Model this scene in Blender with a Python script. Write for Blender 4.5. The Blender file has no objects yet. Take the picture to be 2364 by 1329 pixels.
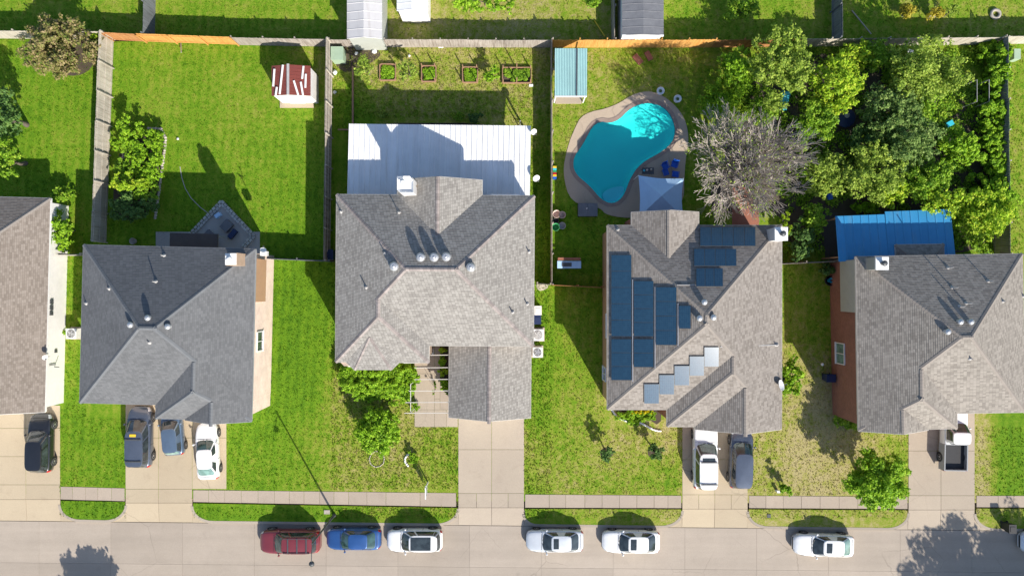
import bpy, math, random
import numpy as np
from math import radians as R, sin, cos, pi, sqrt, hypot, atan2

# ------------------------------------------------------------------ camera, light, exposure
SC = bpy.context.scene
COL = SC.collection
CAM_H = 58.0            # drone height above the lawns
FPX = 1566.0            # focal length in photo pixels (photo 2364 wide)
CX, CY = 1182.0, 664.5

cam = bpy.data.cameras.new('camera')
cam.sensor_width = 36.0
cam.lens = 36.0 * FPX / 2364.0
cam.clip_end = 2000.0
camo = bpy.data.objects.new('camera', cam)
camo.location = (0, 0, CAM_H)
COL.objects.link(camo)
SC.camera = camo

SUN_EL, SUN_AZ = 33.0, (0.490, -0.872)          # direction towards the sun in plan (east, north)
_sv = (SUN_AZ[0]*cos(R(SUN_EL)), SUN_AZ[1]*cos(R(SUN_EL)), sin(R(SUN_EL)))
world = bpy.data.worlds.new('World')
SC.world = world
world.use_nodes = True
_nt = world.node_tree
_sky = _nt.nodes.new('ShaderNodeTexSky')
_sky.sky_type = 'NISHITA'
_sky.sun_disc = False
_sky.ozone_density = 2.6
_sky.sun_elevation = R(SUN_EL)
_sky.sun_rotation = atan2(SUN_AZ[0], SUN_AZ[1])
_bg = _nt.nodes['Background']
_bg.inputs['Strength'].default_value = 0.096
_nt.links.new(_sky.outputs[0], _bg.inputs['Color'])

sun = bpy.data.lights.new('sun', 'SUN')
sun.energy = 4.2
sun.angle = R(0.5)
sun.color = (1.0, 0.935, 0.835)
suno = bpy.data.objects.new('sun', sun)
from mathutils import Vector
suno.rotation_euler = Vector(_sv).to_track_quat('Z', 'Y').to_euler()
suno.location = (20, -40, 40)
COL.objects.link(suno)

SC.view_settings.view_transform = 'Standard'
SC.view_settings.look = 'None'
SC.view_settings.gamma = 1.0
SC.view_settings.use_curve_mapping = False
SC.view_settings.exposure = 0.88

# ------------------------------------------------------------------ helpers
RNG = np.random.default_rng(7)
random.seed(7)
ORIG = {}

def P(px, py, z=0.0):
    k = (CAM_H - z)/FPX
    return ((px-CX)*k, -(py-CY)*k, z)

def G(px, py):
    p = P(px, py, 0)
    return (p[0], p[1])

def props(o, label=None, cat=None, group=None, kind=None):
    if label: o['label'] = label
    if cat: o['category'] = cat
    if group: o['group'] = group
    if kind: o['kind'] = kind
    return o

def thing(name, label, cat, loc=(0, 0, 0), rotz=0.0, group=None, kind=None):
    o = bpy.data.objects.new(name, None)
    o.empty_display_size = 0.3
    o.location = loc
    o.rotation_euler = (0, 0, rotz)
    COL.objects.link(o)
    ORIG[o.name] = tuple(loc)
    return props(o, label, cat, group, kind)

def link_mesh(name, me, parent=None, label=None, kind=None, loc=None):
    o = bpy.data.objects.new(name, me)
    COL.objects.link(o)
    if parent is not None:
        o.parent = parent
        ORIG[o.name] = ORIG.get(parent.name, (0, 0, 0))
    else:
        ORIG[o.name] = (0, 0, 0)
    if loc is not None: o.location = loc
    if label: o['label'] = label
    if kind: o['kind'] = kind
    return o

class MB:
    """collects faces, then links them as ONE mesh object"""
    def __init__(s):
        s.v = []; s.f = []; s.uv = {}; s.sm = []
    def add(s, vs, fs, smooth=False, uvs=None):
        b = len(s.v)
        s.v += [tuple(q) for q in vs]
        for i, f in enumerate(fs):
            if uvs: s.uv[len(s.f)] = uvs[i]
            s.f.append(tuple(b+k for k in f)); s.sm.append(smooth)
    def box(s, c, size, rz=0.0):
        hx, hy, hz = size[0]/2, size[1]/2, size[2]/2
        ca, sa = cos(rz), sin(rz)
        s.obox(c, (hx*ca, hx*sa, 0), (-hy*sa, hy*ca, 0), (0, 0, hz))
    def obox(s, c, a, b, d):
        c = np.array(c, float); a = np.array(a, float); b = np.array(b, float); d = np.array(d, float)
        vs = [c+i*a+j*b+k*d for k in (-1, 1) for j in (-1, 1) for i in (-1, 1)]
        s.add(vs, [(0, 2, 3, 1), (4, 5, 7, 6), (0, 1, 5, 4), (2, 6, 7, 3), (0, 4, 6, 2), (1, 3, 7, 5)])
    def bar(s, p, q, w, h):
        p = np.array(p, float); q = np.array(q, float)
        d = q-p; L = np.linalg.norm(d); d = d/L
        up = np.array((0, 0, 1.0)) if abs(d[2]) < .95 else np.array((1.0, 0, 0))
        sd = np.cross(up, d); sd /= np.linalg.norm(sd)
        up = np.cross(d, sd)
        s.obox((p+q)/2, d*L/2, sd*w/2, up*h/2)
    def prism(s, pts, z0, z1, top=True, bottom=False, uvscale=1.0):
        n = len(pts)
        area = sum(pts[i][0]*pts[(i+1) % n][1]-pts[(i+1) % n][0]*pts[i][1] for i in range(n))
        if area < 0: pts = pts[::-1]
        za = z0 if hasattr(z0, '__len__') else [z0]*n
        zb = z1 if hasattr(z1, '__len__') else [z1]*n
        if area < 0:
            za = list(za)[::-1] if hasattr(z0, '__len__') else za
            zb = list(zb)[::-1] if hasattr(z1, '__len__') else zb
        vs = [(p[0], p[1], za[i]) for i, p in enumerate(pts)]+[(p[0], p[1], zb[i]) for i, p in enumerate(pts)]
        fs = []; uvs = []
        d = 0
        for i in range(n):
            j = (i+1) % n
            l = hypot(pts[j][0]-pts[i][0], pts[j][1]-pts[i][1])
            fs.append((i, j, n+j, n+i)); uvs.append([(d, za[i]), (d+l, za[j]), (d+l, zb[j]), (d, zb[i])]); d += l
        if top: fs.append(tuple(range(n, 2*n))); uvs.append([(p[0], p[1]) for p in pts])
        if bottom: fs.append(tuple(range(n-1, -1, -1))); uvs.append([(p[0], p[1]) for p in pts[::-1]])
        s.add(vs, fs, uvs=uvs)
    def tube(s, p, q, r0, r1=None, n=6, cap=True):
        r1 = r0 if r1 is None else r1
        p = np.array(p, float); q = np.array(q, float)
        d = q-p; d /= max(1e-9, np.linalg.norm(d))
        a = np.array((0, 0, 1.0)) if abs(d[2]) < .9 else np.array((1.0, 0, 0))
        x = np.cross(a, d); x /= np.linalg.norm(x); y = np.cross(d, x)
        vs = [p+r0*(cos(2*pi*i/n)*x+sin(2*pi*i/n)*y) for i in range(n)]+[q+r1*(cos(2*pi*i/n)*x+sin(2*pi*i/n)*y) for i in range(n)]
        fs = [(i, (i+1) % n, n+(i+1) % n, n+i) for i in range(n)]
        s.add(vs, fs, smooth=n > 5)
        if cap: s.add(vs, [tuple(range(n-1, -1, -1)), tuple(range(n, 2*n))])
    def lathe(s, c, prof, n=16, axis=None):
        """prof: (r, z) pairs from the bottom to the top, round the vertical at c (or round axis (d, x, y))"""
        vs = []
        for r, z in prof:
            for i in range(n):
                t = 2*pi*i/n
                if axis is None: vs.append((c[0]+r*cos(t), c[1]+r*sin(t), c[2]+z))
                else:
                    d, x, y = axis
                    vs.append(tuple(c[k]+z*d[k]+r*cos(t)*x[k]+r*sin(t)*y[k] for k in range(3)))
        fs = [(a*n+i, a*n+(i+1) % n, (a+1)*n+(i+1) % n, (a+1)*n+i) for a in range(len(prof)-1) for i in range(n)]
        s.add(vs, fs, smooth=True)
        m = len(prof)-1
        s.add(vs[m*n:], [tuple(range(n))]); s.add(vs[:n], [tuple(range(n-1, -1, -1))])
    def grid(s, fn, us, vs_, smooth=True):
        vs = [fn(u, v) for v in vs_ for u in us]
        n = len(us)
        s.add(vs, [(j*n+i, j*n+i+1, (j+1)*n+i+1, (j+1)*n+i) for j in range(len(vs_)-1) for i in range(n-1)], smooth)
    def mesh(s, name, mat, o=(0, 0, 0)):
        me = bpy.data.meshes.new(name)
        vv = [(a-o[0], b-o[1], c-o[2]) for a, b, c in s.v]
        me.from_pydata(vv, [], s.f)
        if any(s.sm): me.polygons.foreach_set('use_smooth', s.sm)
        if s.uv:
            ul = me.uv_layers.new(name='UVMap')
            arr = np.zeros((len(me.loops), 2))
            for p in me.polygons:
                u = s.uv.get(p.index)
                if u is not None:
                    for k, li in enumerate(p.loop_indices): arr[li] = u[k]
            ul.data.foreach_set('uv', arr.ravel())
        if mat: me.materials.append(mat)
        me.update()
        return me
    def build(s, name, mat, parent=None, local=False, label=None, kind=None, cat=None, group=None):
        o = (0, 0, 0)
        if parent is not None and not local: o = ORIG.get(parent.name, (0, 0, 0))
        if parent is None and not local and s.v:       # top-level mesh: its origin at its base
            a = np.array(s.v); o = ((a[:, 0].min()+a[:, 0].max())/2, (a[:, 1].min()+a[:, 1].max())/2, a[:, 2].min())
            if kind in ('structure', 'stuff'): o = (0, 0, 0)
        ob = link_mesh(name, s.mesh(name, mat, o), parent, label, kind)
        if parent is None and not local:
            ob.location = o; ORIG[ob.name] = o
        if cat: ob['category'] = cat
        if group: ob['group'] = group
        return ob

def np_mesh(name, verts, nper, mat, attrs=None, smooth=False):
    """n equal polygons of nper corners from an array of shape (n, nper, 3)"""
    n = verts.shape[0]
    me = bpy.data.meshes.new(name)
    me.vertices.add(n*nper); me.vertices.foreach_set('co', verts.astype(np.float32).ravel())
    me.loops.add(n*nper); me.loops.foreach_set('vertex_index', np.arange(n*nper, dtype=np.int32))
    me.polygons.add(n); me.polygons.foreach_set('loop_start', np.arange(0, n*nper, nper, dtype=np.int32))
    for k, a in (attrs or {}).items():
        at = me.attributes.new(k, 'FLOAT', 'FACE'); at.data.foreach_set('value', a.astype(np.float32))
    me.materials.append(mat)
    me.update(calc_edges=True)
    return me

# ------------------------------------------------------------------ materials
def _new(name):
    m = bpy.data.materials.new(name); m.use_nodes = True
    nt = m.node_tree
    return m, nt, nt.nodes['Principled BSDF']

def N(nt, t, **kw):
    n = nt.nodes.new(t)
    for k, v in kw.items(): setattr(n, k, v)
    return n

def c4(c): return (c[0], c[1], c[2], 1.0)

def srgb(r, g, b):
    f = lambda u: ((u/255+.055)/1.055)**2.4 if u/255 > .04045 else u/255/12.92
    return (f(r), f(g), f(b))

def mixc(nt, fac, a, b, blend='MIX'):
    m = N(nt, 'ShaderNodeMix', data_type='RGBA', blend_type=blend)
    for sock, v in ((m.inputs[0], fac), (m.inputs[6], a), (m.inputs[7], b)):
        if hasattr(v, 'links') or hasattr(v, 'is_linked'): nt.links.new(v, sock)
        elif hasattr(v, '__len__'): sock.default_value = c4(v)
        else: sock.default_value = v
    return m.outputs[2]

def mth(nt, op, a, b=None, clamp=False):
    m = N(nt, 'ShaderNodeMath', operation=op, use_clamp=clamp)
    for i, v in enumerate((a, b)):
        if v is None: continue
        if hasattr(v, 'is_linked'): nt.links.new(v, m.inputs[i])
        else: m.inputs[i].default_value = v
    return m.outputs[0]

def noise(nt, scale, detail=4.0, rough=.6, vec=None, dist=0.0):
    n = N(nt, 'ShaderNodeTexNoise')
    n.inputs['Scale'].default_value = scale; n.inputs['Detail'].default_value = detail
    n.inputs['Roughness'].default_value = rough; n.inputs['Distortion'].default_value = dist
    if vec is not None: nt.links.new(vec, n.inputs['Vector'])
    return n.outputs['Fac']

def ramp(nt, fac, stops):
    r = N(nt, 'ShaderNodeValToRGB')
    el = r.color_ramp.elements
    while len(el) < len(stops): el.new(.5)
    for e, (p, c) in zip(el, stops):
        e.position = p; e.color = c4(c) if hasattr(c, '__len__') else (c, c, c, 1)
    nt.links.new(fac, r.inputs[0])
    return r.outputs[0]

def pos(nt): return N(nt, 'ShaderNodeNewGeometry').outputs['Position']
def objc(nt): return N(nt, 'ShaderNodeTexCoord').outputs['Object']

def bump(nt, bs, h, strength=.3, dist=.02):
    b = N(nt, 'ShaderNodeBump')
    b.inputs['Strength'].default_value = strength; b.inputs['Distance'].default_value = dist
    nt.links.new(h, b.inputs['Height']); nt.links.new(b.outputs[0], bs.inputs['Normal'])

def simple(name, c, c2=None, rough=.6, scale=3.0, metal=0.0, bmp=.0, coat=0.0, spec=.5, tint=0.0, fine=0.0):
    """two colours mixed by noise; tint = random tone per object; fine = strength of a fine grain"""
    m, nt, bs = _new(name)
    v = objc(nt)
    c2 = c2 or tuple(x*.8 for x in c)
    f = ramp(nt, noise(nt, scale, 5, .62, v), [(.3, 0.0), (.7, 1.0)])
    col = mixc(nt, f, c, c2)
    if fine:
        g = ramp(nt, noise(nt, 26, 3, .7, v), [(.3, 1-fine), (.7, 1+fine*.5)])
        col = mixc(nt, 1.0, col, g, 'MULTIPLY')
    if tint:
        oi = N(nt, 'ShaderNodeObjectInfo').outputs['Random']
        t = ramp(nt, oi, [(0, 1-tint), (1, 1+tint*.4)])
        col = mixc(nt, 1.0, col, t, 'MULTIPLY')
    nt.links.new(col, bs.inputs['Base Color'])
    bs.inputs['Roughness'].default_value = rough
    bs.inputs['Metallic'].default_value = metal
    bs.inputs['Coat Weight'].default_value = coat
    bs.inputs['Coat Roughness'].default_value = .06
    bs.inputs['Specular IOR Level'].default_value = spec
    if bmp: bump(nt, bs, noise(nt, scale*7, 4, .7, v), bmp, .01)
    return m

def concrete(name, c, c2, stain, street=False):
    c, c2 = (c[0], c[1]*.985, c[2]*.955), (c2[0], c2[1]*.985, c2[2]*.955)
    m, nt, bs = _new(name)
    v = pos(nt)
    f = ramp(nt, noise(nt, .35, 6, .65, v), [(.32, 0.0), (.68, 1.0)])
    col = mixc(nt, f, c, c2)
    s = ramp(nt, noise(nt, .9, 7, .72, v, .6), [(.56, 0.0), (.76, .55)])
    col = mixc(nt, s, col, stain)
    g = ramp(nt, noise(nt, 14, 5, .75, v), [(.3, .9), (.7, 1.06)])
    col = mixc(nt, 1.0, col, g, 'MULTIPLY')
    # hairline cracks, only in places
    dn = N(nt, 'ShaderNodeTexNoise'); dn.inputs['Scale'].default_value = 1.6; dn.inputs['Detail'].default_value = 5; nt.links.new(v, dn.inputs['Vector'])
    wv = mixc(nt, .16, v, dn.outputs['Color'], 'LINEAR_LIGHT')
    vo = N(nt, 'ShaderNodeTexVoronoi', feature='DISTANCE_TO_EDGE'); vo.inputs['Scale'].default_value = .22; nt.links.new(wv, vo.inputs['Vector'])
    cr = ramp(nt, vo.outputs['Distance'], [(.0, 1.0), (.0075, 0.0)])
    where = ramp(nt, noise(nt, .16, 2, .5, v), [(.5, 0.0), (.62, .45)])
    col = mixc(nt, mth(nt, 'MULTIPLY', cr, where), col, tuple(x*.45 for x in stain))
    if street:      # wheel wear along the road and oil spots
        mp = N(nt, 'ShaderNodeMapping'); mp.inputs['Scale'].default_value = (.05, .9, 1); nt.links.new(v, mp.inputs['Vector'])
        col = mixc(nt, 1.0, col, ramp(nt, noise(nt, 1.0, 4, .6, mp.outputs[0]), [(.35, .93), (.65, 1.04)]), 'MULTIPLY')
    ol = ramp(nt, noise(nt, .55, 3, .5, v), [(.70, 0.0), (.80, .30)])
    col = mixc(nt, ol, col, tuple(x*.5 for x in stain))
    oi = N(nt, 'ShaderNodeObjectInfo').outputs['Random']
    col = mixc(nt, 1.0, col, ramp(nt, oi, [(0, .93), (1, 1.05)]), 'MULTIPLY')
    nt.links.new(col, bs.inputs['Base Color'])
    bs.inputs['Roughness'].default_value = .9
    bump(nt, bs, noise(nt, 40, 4, .7, v), .25, .01)
    return m

def attr(nt, name): 
    a = N(nt, 'ShaderNodeAttribute'); a.attribute_name = name
    return a.outputs['Fac']

def lawn_mat(name, blade=False):
    m, nt, bs = _new(name)
    v = pos(nt)
    d = attr(nt, 'dry')
    a = mth(nt, 'MULTIPLY', mth(nt, 'SUBTRACT', noise(nt, .28, 5, .6, v), .5), .75)
    b = mth(nt, 'MULTIPLY', mth(nt, 'SUBTRACT', noise(nt, 1.7, 5, .68, v, .5), .5), 1.35)
    c = mth(nt, 'MULTIPLY', mth(nt, 'SUBTRACT', noise(nt, 8, 4, .75, v, .4), .5), 1.25)
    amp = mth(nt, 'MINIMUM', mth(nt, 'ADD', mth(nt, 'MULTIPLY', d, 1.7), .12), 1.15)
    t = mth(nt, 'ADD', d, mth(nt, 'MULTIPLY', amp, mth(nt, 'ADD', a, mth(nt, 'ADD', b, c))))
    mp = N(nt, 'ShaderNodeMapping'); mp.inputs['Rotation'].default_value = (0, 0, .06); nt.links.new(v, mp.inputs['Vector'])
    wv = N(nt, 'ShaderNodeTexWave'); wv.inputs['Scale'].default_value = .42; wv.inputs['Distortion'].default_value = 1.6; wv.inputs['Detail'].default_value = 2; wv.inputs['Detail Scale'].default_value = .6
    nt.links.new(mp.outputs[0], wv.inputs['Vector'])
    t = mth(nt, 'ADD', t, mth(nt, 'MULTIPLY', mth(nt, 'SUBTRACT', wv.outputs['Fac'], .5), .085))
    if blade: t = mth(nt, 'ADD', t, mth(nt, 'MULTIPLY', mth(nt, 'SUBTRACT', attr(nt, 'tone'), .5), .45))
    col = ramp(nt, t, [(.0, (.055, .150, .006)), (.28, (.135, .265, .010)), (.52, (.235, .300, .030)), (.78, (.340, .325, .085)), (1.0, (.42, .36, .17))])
    g = ramp(nt, noise(nt, 22, 3, .8, v), [(.25, .72), (.75, 1.25)])
    col = mixc(nt, 1.0, col, g, 'MULTIPLY')
    nt.links.new(col, bs.inputs['Base Color'])
    bs.inputs['Roughness'].default_value = .85
    bs.inputs['Specular IOR Level'].default_value = .15
    if blade:
        tr = N(nt, 'ShaderNodeBsdfTranslucent'); nt.links.new(col, tr.inputs[0])
        mx = N(nt, 'ShaderNodeMixShader'); mx.inputs[0].default_value = .3
        nt.links.new(bs.outputs[0], mx.inputs[1]); nt.links.new(tr.outputs[0], mx.inputs[2])
        nt.links.new(mx.outputs[0], nt.nodes['Material Output'].inputs['Surface'])
    else:
        h = mth(nt, 'ADD', noise(nt, 9, 4, .75, v), noise(nt, 30, 3, .8, v))
        bump(nt, bs, h, .8, .06)
    return m

def leaf_mat(name, dark, light, tip=None, trans=.35):
    m, nt, bs = _new(name)
    v = pos(nt)
    f = mth(nt, 'ADD', mth(nt, 'MULTIPLY', noise(nt, 1.6, 5, .65, v), .95), mth(nt, 'MULTIPLY', attr(nt, 'tone'), .55))
    st = [(.42, dark), (.82, light)]
    if tip: st.append((.96, tip))
    col = ramp(nt, f, st)
    nt.links.new(col, bs.inputs['Base Color'])
    bs.inputs['Roughness'].default_value = .6
    bs.inputs['Specular IOR Level'].default_value = .25
    tr = N(nt, 'ShaderNodeBsdfTranslucent'); nt.links.new(col, tr.inputs[0])
    mx = N(nt, 'ShaderNodeMixShader'); mx.inputs[0].default_value = trans
    nt.links.new(bs.outputs[0], mx.inputs[1]); nt.links.new(tr.outputs[0], mx.inputs[2])
    nt.links.new(mx.outputs[0], nt.nodes['Material Output'].inputs['Surface'])
    return m

def shingle_mat(name, a, b, c, seam=.62, rowh=.145, tab=.25):
    """three tab tones; uv runs along the eave and up the slope in metres"""
    m, nt, bs = _new(name)
    uv = N(nt, 'ShaderNodeUVMap').outputs[0]
    br = N(nt, 'ShaderNodeTexBrick')
    nt.links.new(uv, br.inputs['Vector'])
    br.inputs['Color1'].default_value = (0, 0, 0, 1); br.inputs['Color2'].default_value = (1, 1, 1, 1)
    br.inputs['Mortar'].default_value = (.5, .5, .5, 1)
    br.inputs['Scale'].default_value = 1.0; br.inputs['Mortar Size'].default_value = .0
    br.inputs['Bias'].default_value = 0.0
    br.inputs['Brick Width'].default_value = tab; br.inputs['Row Height'].default_value = rowh
    t = ramp(nt, br.outputs['Color'], [(.0, a), (.45, b), (1.0, c)])
    big = ramp(nt, noise(nt, .4, 4, .55, pos(nt)), [(.3, .92), (.7, 1.05)])
    col = mixc(nt, 1.0, t, big, 'MULTIPLY')
    gr = ramp(nt, noise(nt, 45, 3, .7, pos(nt)), [(.3, .84), (.7, 1.14)])
    col = mixc(nt, 1.0, col, gr, 'MULTIPLY')
    br2 = N(nt, 'ShaderNodeTexBrick')
    nt.links.new(uv, br2.inputs['Vector'])
    br2.inputs['Color1'].default_value = (1, 1, 1, 1); br2.inputs['Color2'].default_value = (1, 1, 1, 1)
    br2.inputs['Mortar'].default_value = (seam, seam, seam, 1)
    br2.inputs['Scale'].default_value = 1.0; br2.inputs['Mortar Size'].default_value = .016
    br2.inputs['Mortar Smooth'].default_value = .3
    br2.inputs['Brick Width'].default_value = tab; br2.inputs['Row Height'].default_value = rowh
    col = mixc(nt, 1.0, col, br2.outputs['Color'], 'MULTIPLY')
    nt.links.new(col, bs.inputs['Base Color'])
    bs.inputs['Roughness'].default_value = .92
    bs.inputs['Specular IOR Level'].default_value = .2
    bump(nt, bs, noise(nt, 45, 3, .7, pos(nt)), .35, .01)
    return m

def brick_mat(name, a, b, mortar):
    m, nt, bs = _new(name)
    uv = N(nt, 'ShaderNodeUVMap').outputs[0]
    br = N(nt, 'ShaderNodeTexBrick')
    nt.links.new(uv, br.inputs['Vector'])
    br.inputs['Color1'].default_value = c4(a); br.inputs['Color2'].default_value = c4(b)
    br.inputs['Mortar'].default_value = c4(mortar)
    br.inputs['Scale'].default_value = 1.0; br.inputs['Mortar Size'].default_value = .008
    br.inputs['Brick Width'].default_value = .21; br.inputs['Row Height'].default_value = .075
    g = ramp(nt, noise(nt, 1.2, 5, .65, pos(nt)), [(.3, .85), (.7, 1.1)])
    nt.links.new(mixc(nt, 1.0, br.outputs['Color'], g, 'MULTIPLY'), bs.inputs['Base Color'])
    bs.inputs['Roughness'].default_value = .9
    bump(nt, bs, br.outputs['Fac'], -.4, .01)
    return m

def siding_mat(name, c):
    m, nt, bs = _new(name)
    uv = N(nt, 'ShaderNodeUVMap').outputs[0]
    sp = N(nt, 'ShaderNodeSeparateXYZ'); nt.links.new(uv, sp.inputs[0])
    f = mth(nt, 'FRACT', mth(nt, 'DIVIDE', sp.outputs[1], .18))
    line = ramp(nt, f, [(.0, .72), (.08, 1.0)])
    g = ramp(nt, noise(nt, 1.5, 5, .65, pos(nt)), [(.3, .93), (.7, 1.03)])
    col = mixc(nt, 1.0, mixc(nt, 1.0, c, line, 'MULTIPLY'), g, 'MULTIPLY')
    nt.links.new(col, bs.inputs['Base Color'])
    bs.inputs['Roughness'].default_value = .7
    bump(nt, bs, f, .5, .02)
    return m

def wood_mat(name, a, b, c):
    """weathered boards: tone per board from position, grain along z"""
    m, nt, bs = _new(name)
    v = pos(nt)
    mp = N(nt, 'ShaderNodeMapping'); mp.inputs['Scale'].default_value = (7.0, 7.0, .6)
    nt.links.new(v, mp.inputs['Vector'])
    col = ramp(nt, noise(nt, 1.0, 4, .6, mp.outputs[0]), [(.3, a), (.5, b), (.72, c)])
    g = ramp(nt, noise(nt, .35, 4, .6, v), [(.3, .8), (.7, 1.12)])
    col = mixc(nt, 1.0, col, g, 'MULTIPLY')
    nt.links.new(col, bs.inputs['Base Color'])
    bs.inputs['Roughness'].default_value = .88
    bs.inputs['Specular IOR Level'].default_value = .2
    return m

def glass_mat(name, c=(.032, .042, .046), rough=.06):
    m, nt, bs = _new(name)
    f = ramp(nt, noise(nt, 2.0, 3, .5, objc(nt)), [(.35, tuple(x*.7 for x in c)), (.65, tuple(x*1.5 for x in c))])
    nt.links.new(f, bs.inputs['Base Color'])
    bs.inputs['Roughness'].default_value = rough
    bs.inputs['IOR'].default_value = 1.55
    bs.inputs['Coat Weight'].default_value = .6
    bs.inputs['Coat Roughness'].default_value = .03
    return m

def paint(name, c, flake=.0, rough=.32):
    m, nt, bs = _new(name)
    d = ramp(nt, noise(nt, 2.2, 4, .6, objc(nt)), [(.3, tuple(x*.93 for x in c)), (.7, tuple(min(1, x*1.05) for x in c))])
    nt.links.new(d, bs.inputs['Base Color'])
    bs.inputs['Roughness'].default_value = rough
    bs.inputs['Metallic'].default_value = flake
    bs.inputs['Coat Weight'].default_value = 1.0
    bs.inputs['Coat Roughness'].default_value = .05
    return m

M = {}
M['lawn'] = lawn_mat('lawn grass')
M['blade'] = lawn_mat('grass blades', True)
M['soil'] = simple('bare soil', (.10, .075, .05), (.055, .042, .03), .95, .8, bmp=.6, fine=.3)
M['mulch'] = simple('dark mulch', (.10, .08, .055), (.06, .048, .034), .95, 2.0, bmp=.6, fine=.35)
M['road'] = concrete('road concrete', (.352, .302, .252), (.39, .335, .282), (.295, .250, .208), True)
M['drive'] = concrete('driveway concrete', (.425, .362, .288), (.385, .325, .262), (.31, .25, .19))
M['drive_warm'] = concrete('warm driveway concrete', (.46, .385, .275), (.43, .355, .255), (.35, .275, .19))
M['walk'] = concrete('pavement concrete', (.40, .335, .270), (.37, .31, .255), (.29, .235, .18))
M['kerb'] = concrete('kerb concrete', (.385, .335, .275), (.355, .305, .252), (.29, .25, .20))
M['joint'] = simple('joint fill', (.13, .105, .08), (.09, .075, .055), .95, 3.0)
M['road_joint'] = simple('road joint fill', (.24, .205, .17), (.19, .16, .13), .95, 3.0)
M['deck'] = concrete('pool deck concrete', (.44, .36, .28), (.40, .325, .255), (.30, .235, .19))
M['roof_c'] = shingle_mat('weathered tan shingles', (.232, .217, .198), (.290, .273, .248), (.345, .327, .298))
M['roof_b'] = shingle_mat('charcoal shingles', (.124, .127, .131), (.142, .145, .149), (.162, .165, .169), .88)
M['roof_d'] = shingle_mat('brown grey shingles', (.195, .172, .150), (.255, .228, .202), (.300, .270, .240), .8)
M['roof_e'] = shingle_mat('beige grey shingles', (.200, .180, .158), (.262, .238, .208), (.310, .282, .248), .8)
M['roof_a'] = shingle_mat('sandy shingles', (.200, .168, .140), (.245, .208, .175), (.285, .245, .210), .85)
M['cap_c'] = simple('ridge cap shingles', (.275, .235, .218), (.35, .305, .282), .92, 1.2, tint=.28, fine=.2)
M['cap_b'] = simple('charcoal cap shingles', (.13, .138, .146), (.165, .172, .18), .92, 1.2, fine=.15)
M['cap_d'] = simple('brown cap shingles', (.235, .205, .18), (.27, .24, .21), .92, 1.2, fine=.15)
M['trim'] = simple('cream trim paint', (.60, .57, .52), (.54, .51, .46), .6, 2.0)
M['trim_w'] = simple('white trim paint', (.78, .77, .75), (.70, .69, .67), .55, 2.0)
M['trim_g'] = simple('grey trim paint', (.30, .31, .32), (.26, .27, .28), .6, 2.0)
M['brick_pink'] = brick_mat('pale pink brick', (.72, .53, .44), (.78, .60, .50), (.72, .64, .57))
M['brick_red'] = brick_mat('red brown brick', (.235, .085, .055), (.30, .115, .075), (.30, .20, .15))
M['brick_tan'] = brick_mat('tan brick', (.38, .27, .20), (.45, .33, .25), (.48, .42, .36))
M['brick_orange'] = brick_mat('orange brick', (.36, .15, .08), (.43, .20, .11), (.42, .30, .21))
M['siding_w'] = siding_mat('white lap siding', (.80, .78, .76))
M['siding_g'] = siding_mat('grey green siding', (.42, .44, .40))
M['siding_p'] = siding_mat('tan lap siding', (.45, .27, .16))
M['metal_w'] = simple('white metal sheet', (.80, .80, .80), (.74, .74, .745), .45, .6, fine=.03)
M['metal_bin'] = simple('galvanised metal', (.56, .57, .58), (.44, .45, .47), .38, 2.0, metal=.55)
M['white'] = simple('white enamel', (.80, .80, .79), (.72, .72, .71), .4, 2.0)
M['pipe'] = simple('grey pipe', (.42, .41, .40), (.34, .33, .32), .6, 4.0)
M['black'] = simple('black plastic', (.018, .018, .02), (.026, .026, .028), .55, 4.0)
M['dark_metal'] = simple('dark grey metal', (.075, .08, .085), (.055, .06, .065), .45, 4.0)
M['fence_grey'] = wood_mat('weathered grey boards', (.215, .180, .150), (.340, .300, .262), (.43, .39, .345))
M['fence_tan'] = wood_mat('weathered tan boards', (.34, .30, .24), (.46, .42, .35), (.54, .50, .43))
M['fence_new'] = wood_mat('orange stained boards', (.48, .22, .055), (.58, .30, .085), (.66, .37, .12))
M['fence_brown'] = wood_mat('red brown boards', (.30, .135, .05), (.40, .19, .075), (.46, .235, .10))
M['fence_dark'] = wood_mat('slate grey boards', (.12, .125, .13), (.17, .18, .19), (.22, .23, .245))
M['timber'] = simple('timber frame', (.36, .21, .125), (.28, .165, .10), .85, 3.0, fine=.2)
M['stone'] = simple('pale stone', (.52, .47, .40), (.38, .34, .29), .9, 2.0, tint=.25, bmp=.4)
M['bark'] = simple('grey brown bark', (.15, .12, .095), (.085, .068, .055), .95, 4.0, bmp=.6)
M['bark_pale'] = simple('pale dry bark', (.43, .375, .325), (.31, .27, .235), .95, 3.0, bmp=.5)
M['leaf_bright'] = leaf_mat('bright green leaves', (0.122, 0.268, 0.010), (0.260, 0.475, 0.018), (0.380, 0.571, 0.035))
M['leaf_lime'] = leaf_mat('lime leaves', (0.176, 0.336, 0.014), (0.366, 0.555, 0.024), (0.542, 0.634, 0.052))
M['leaf_mid'] = leaf_mat('mid green leaves', (0.090, 0.206, 0.014), (0.237, 0.433, 0.020), (0.382, 0.528, 0.052))
M['leaf_dark'] = leaf_mat('dark green leaves', (0.049, 0.118, 0.031), (0.113, 0.225, 0.049), (0.191, 0.311, 0.069))
M['leaf_olive'] = leaf_mat('olive leaves', (0.127, 0.211, 0.022), (0.292, 0.422, 0.049), (0.427, 0.528, 0.087))
M['leaf_grey'] = leaf_mat('grey green leaves', (0.087, 0.147, 0.069), (0.216, 0.302, 0.138), (0.329, 0.398, 0.191))
M['leaf_rust'] = leaf_mat('rusty green leaves', (0.120, 0.180, 0.027), (0.304, 0.265, 0.090), (0.404, 0.307, 0.162))
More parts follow.
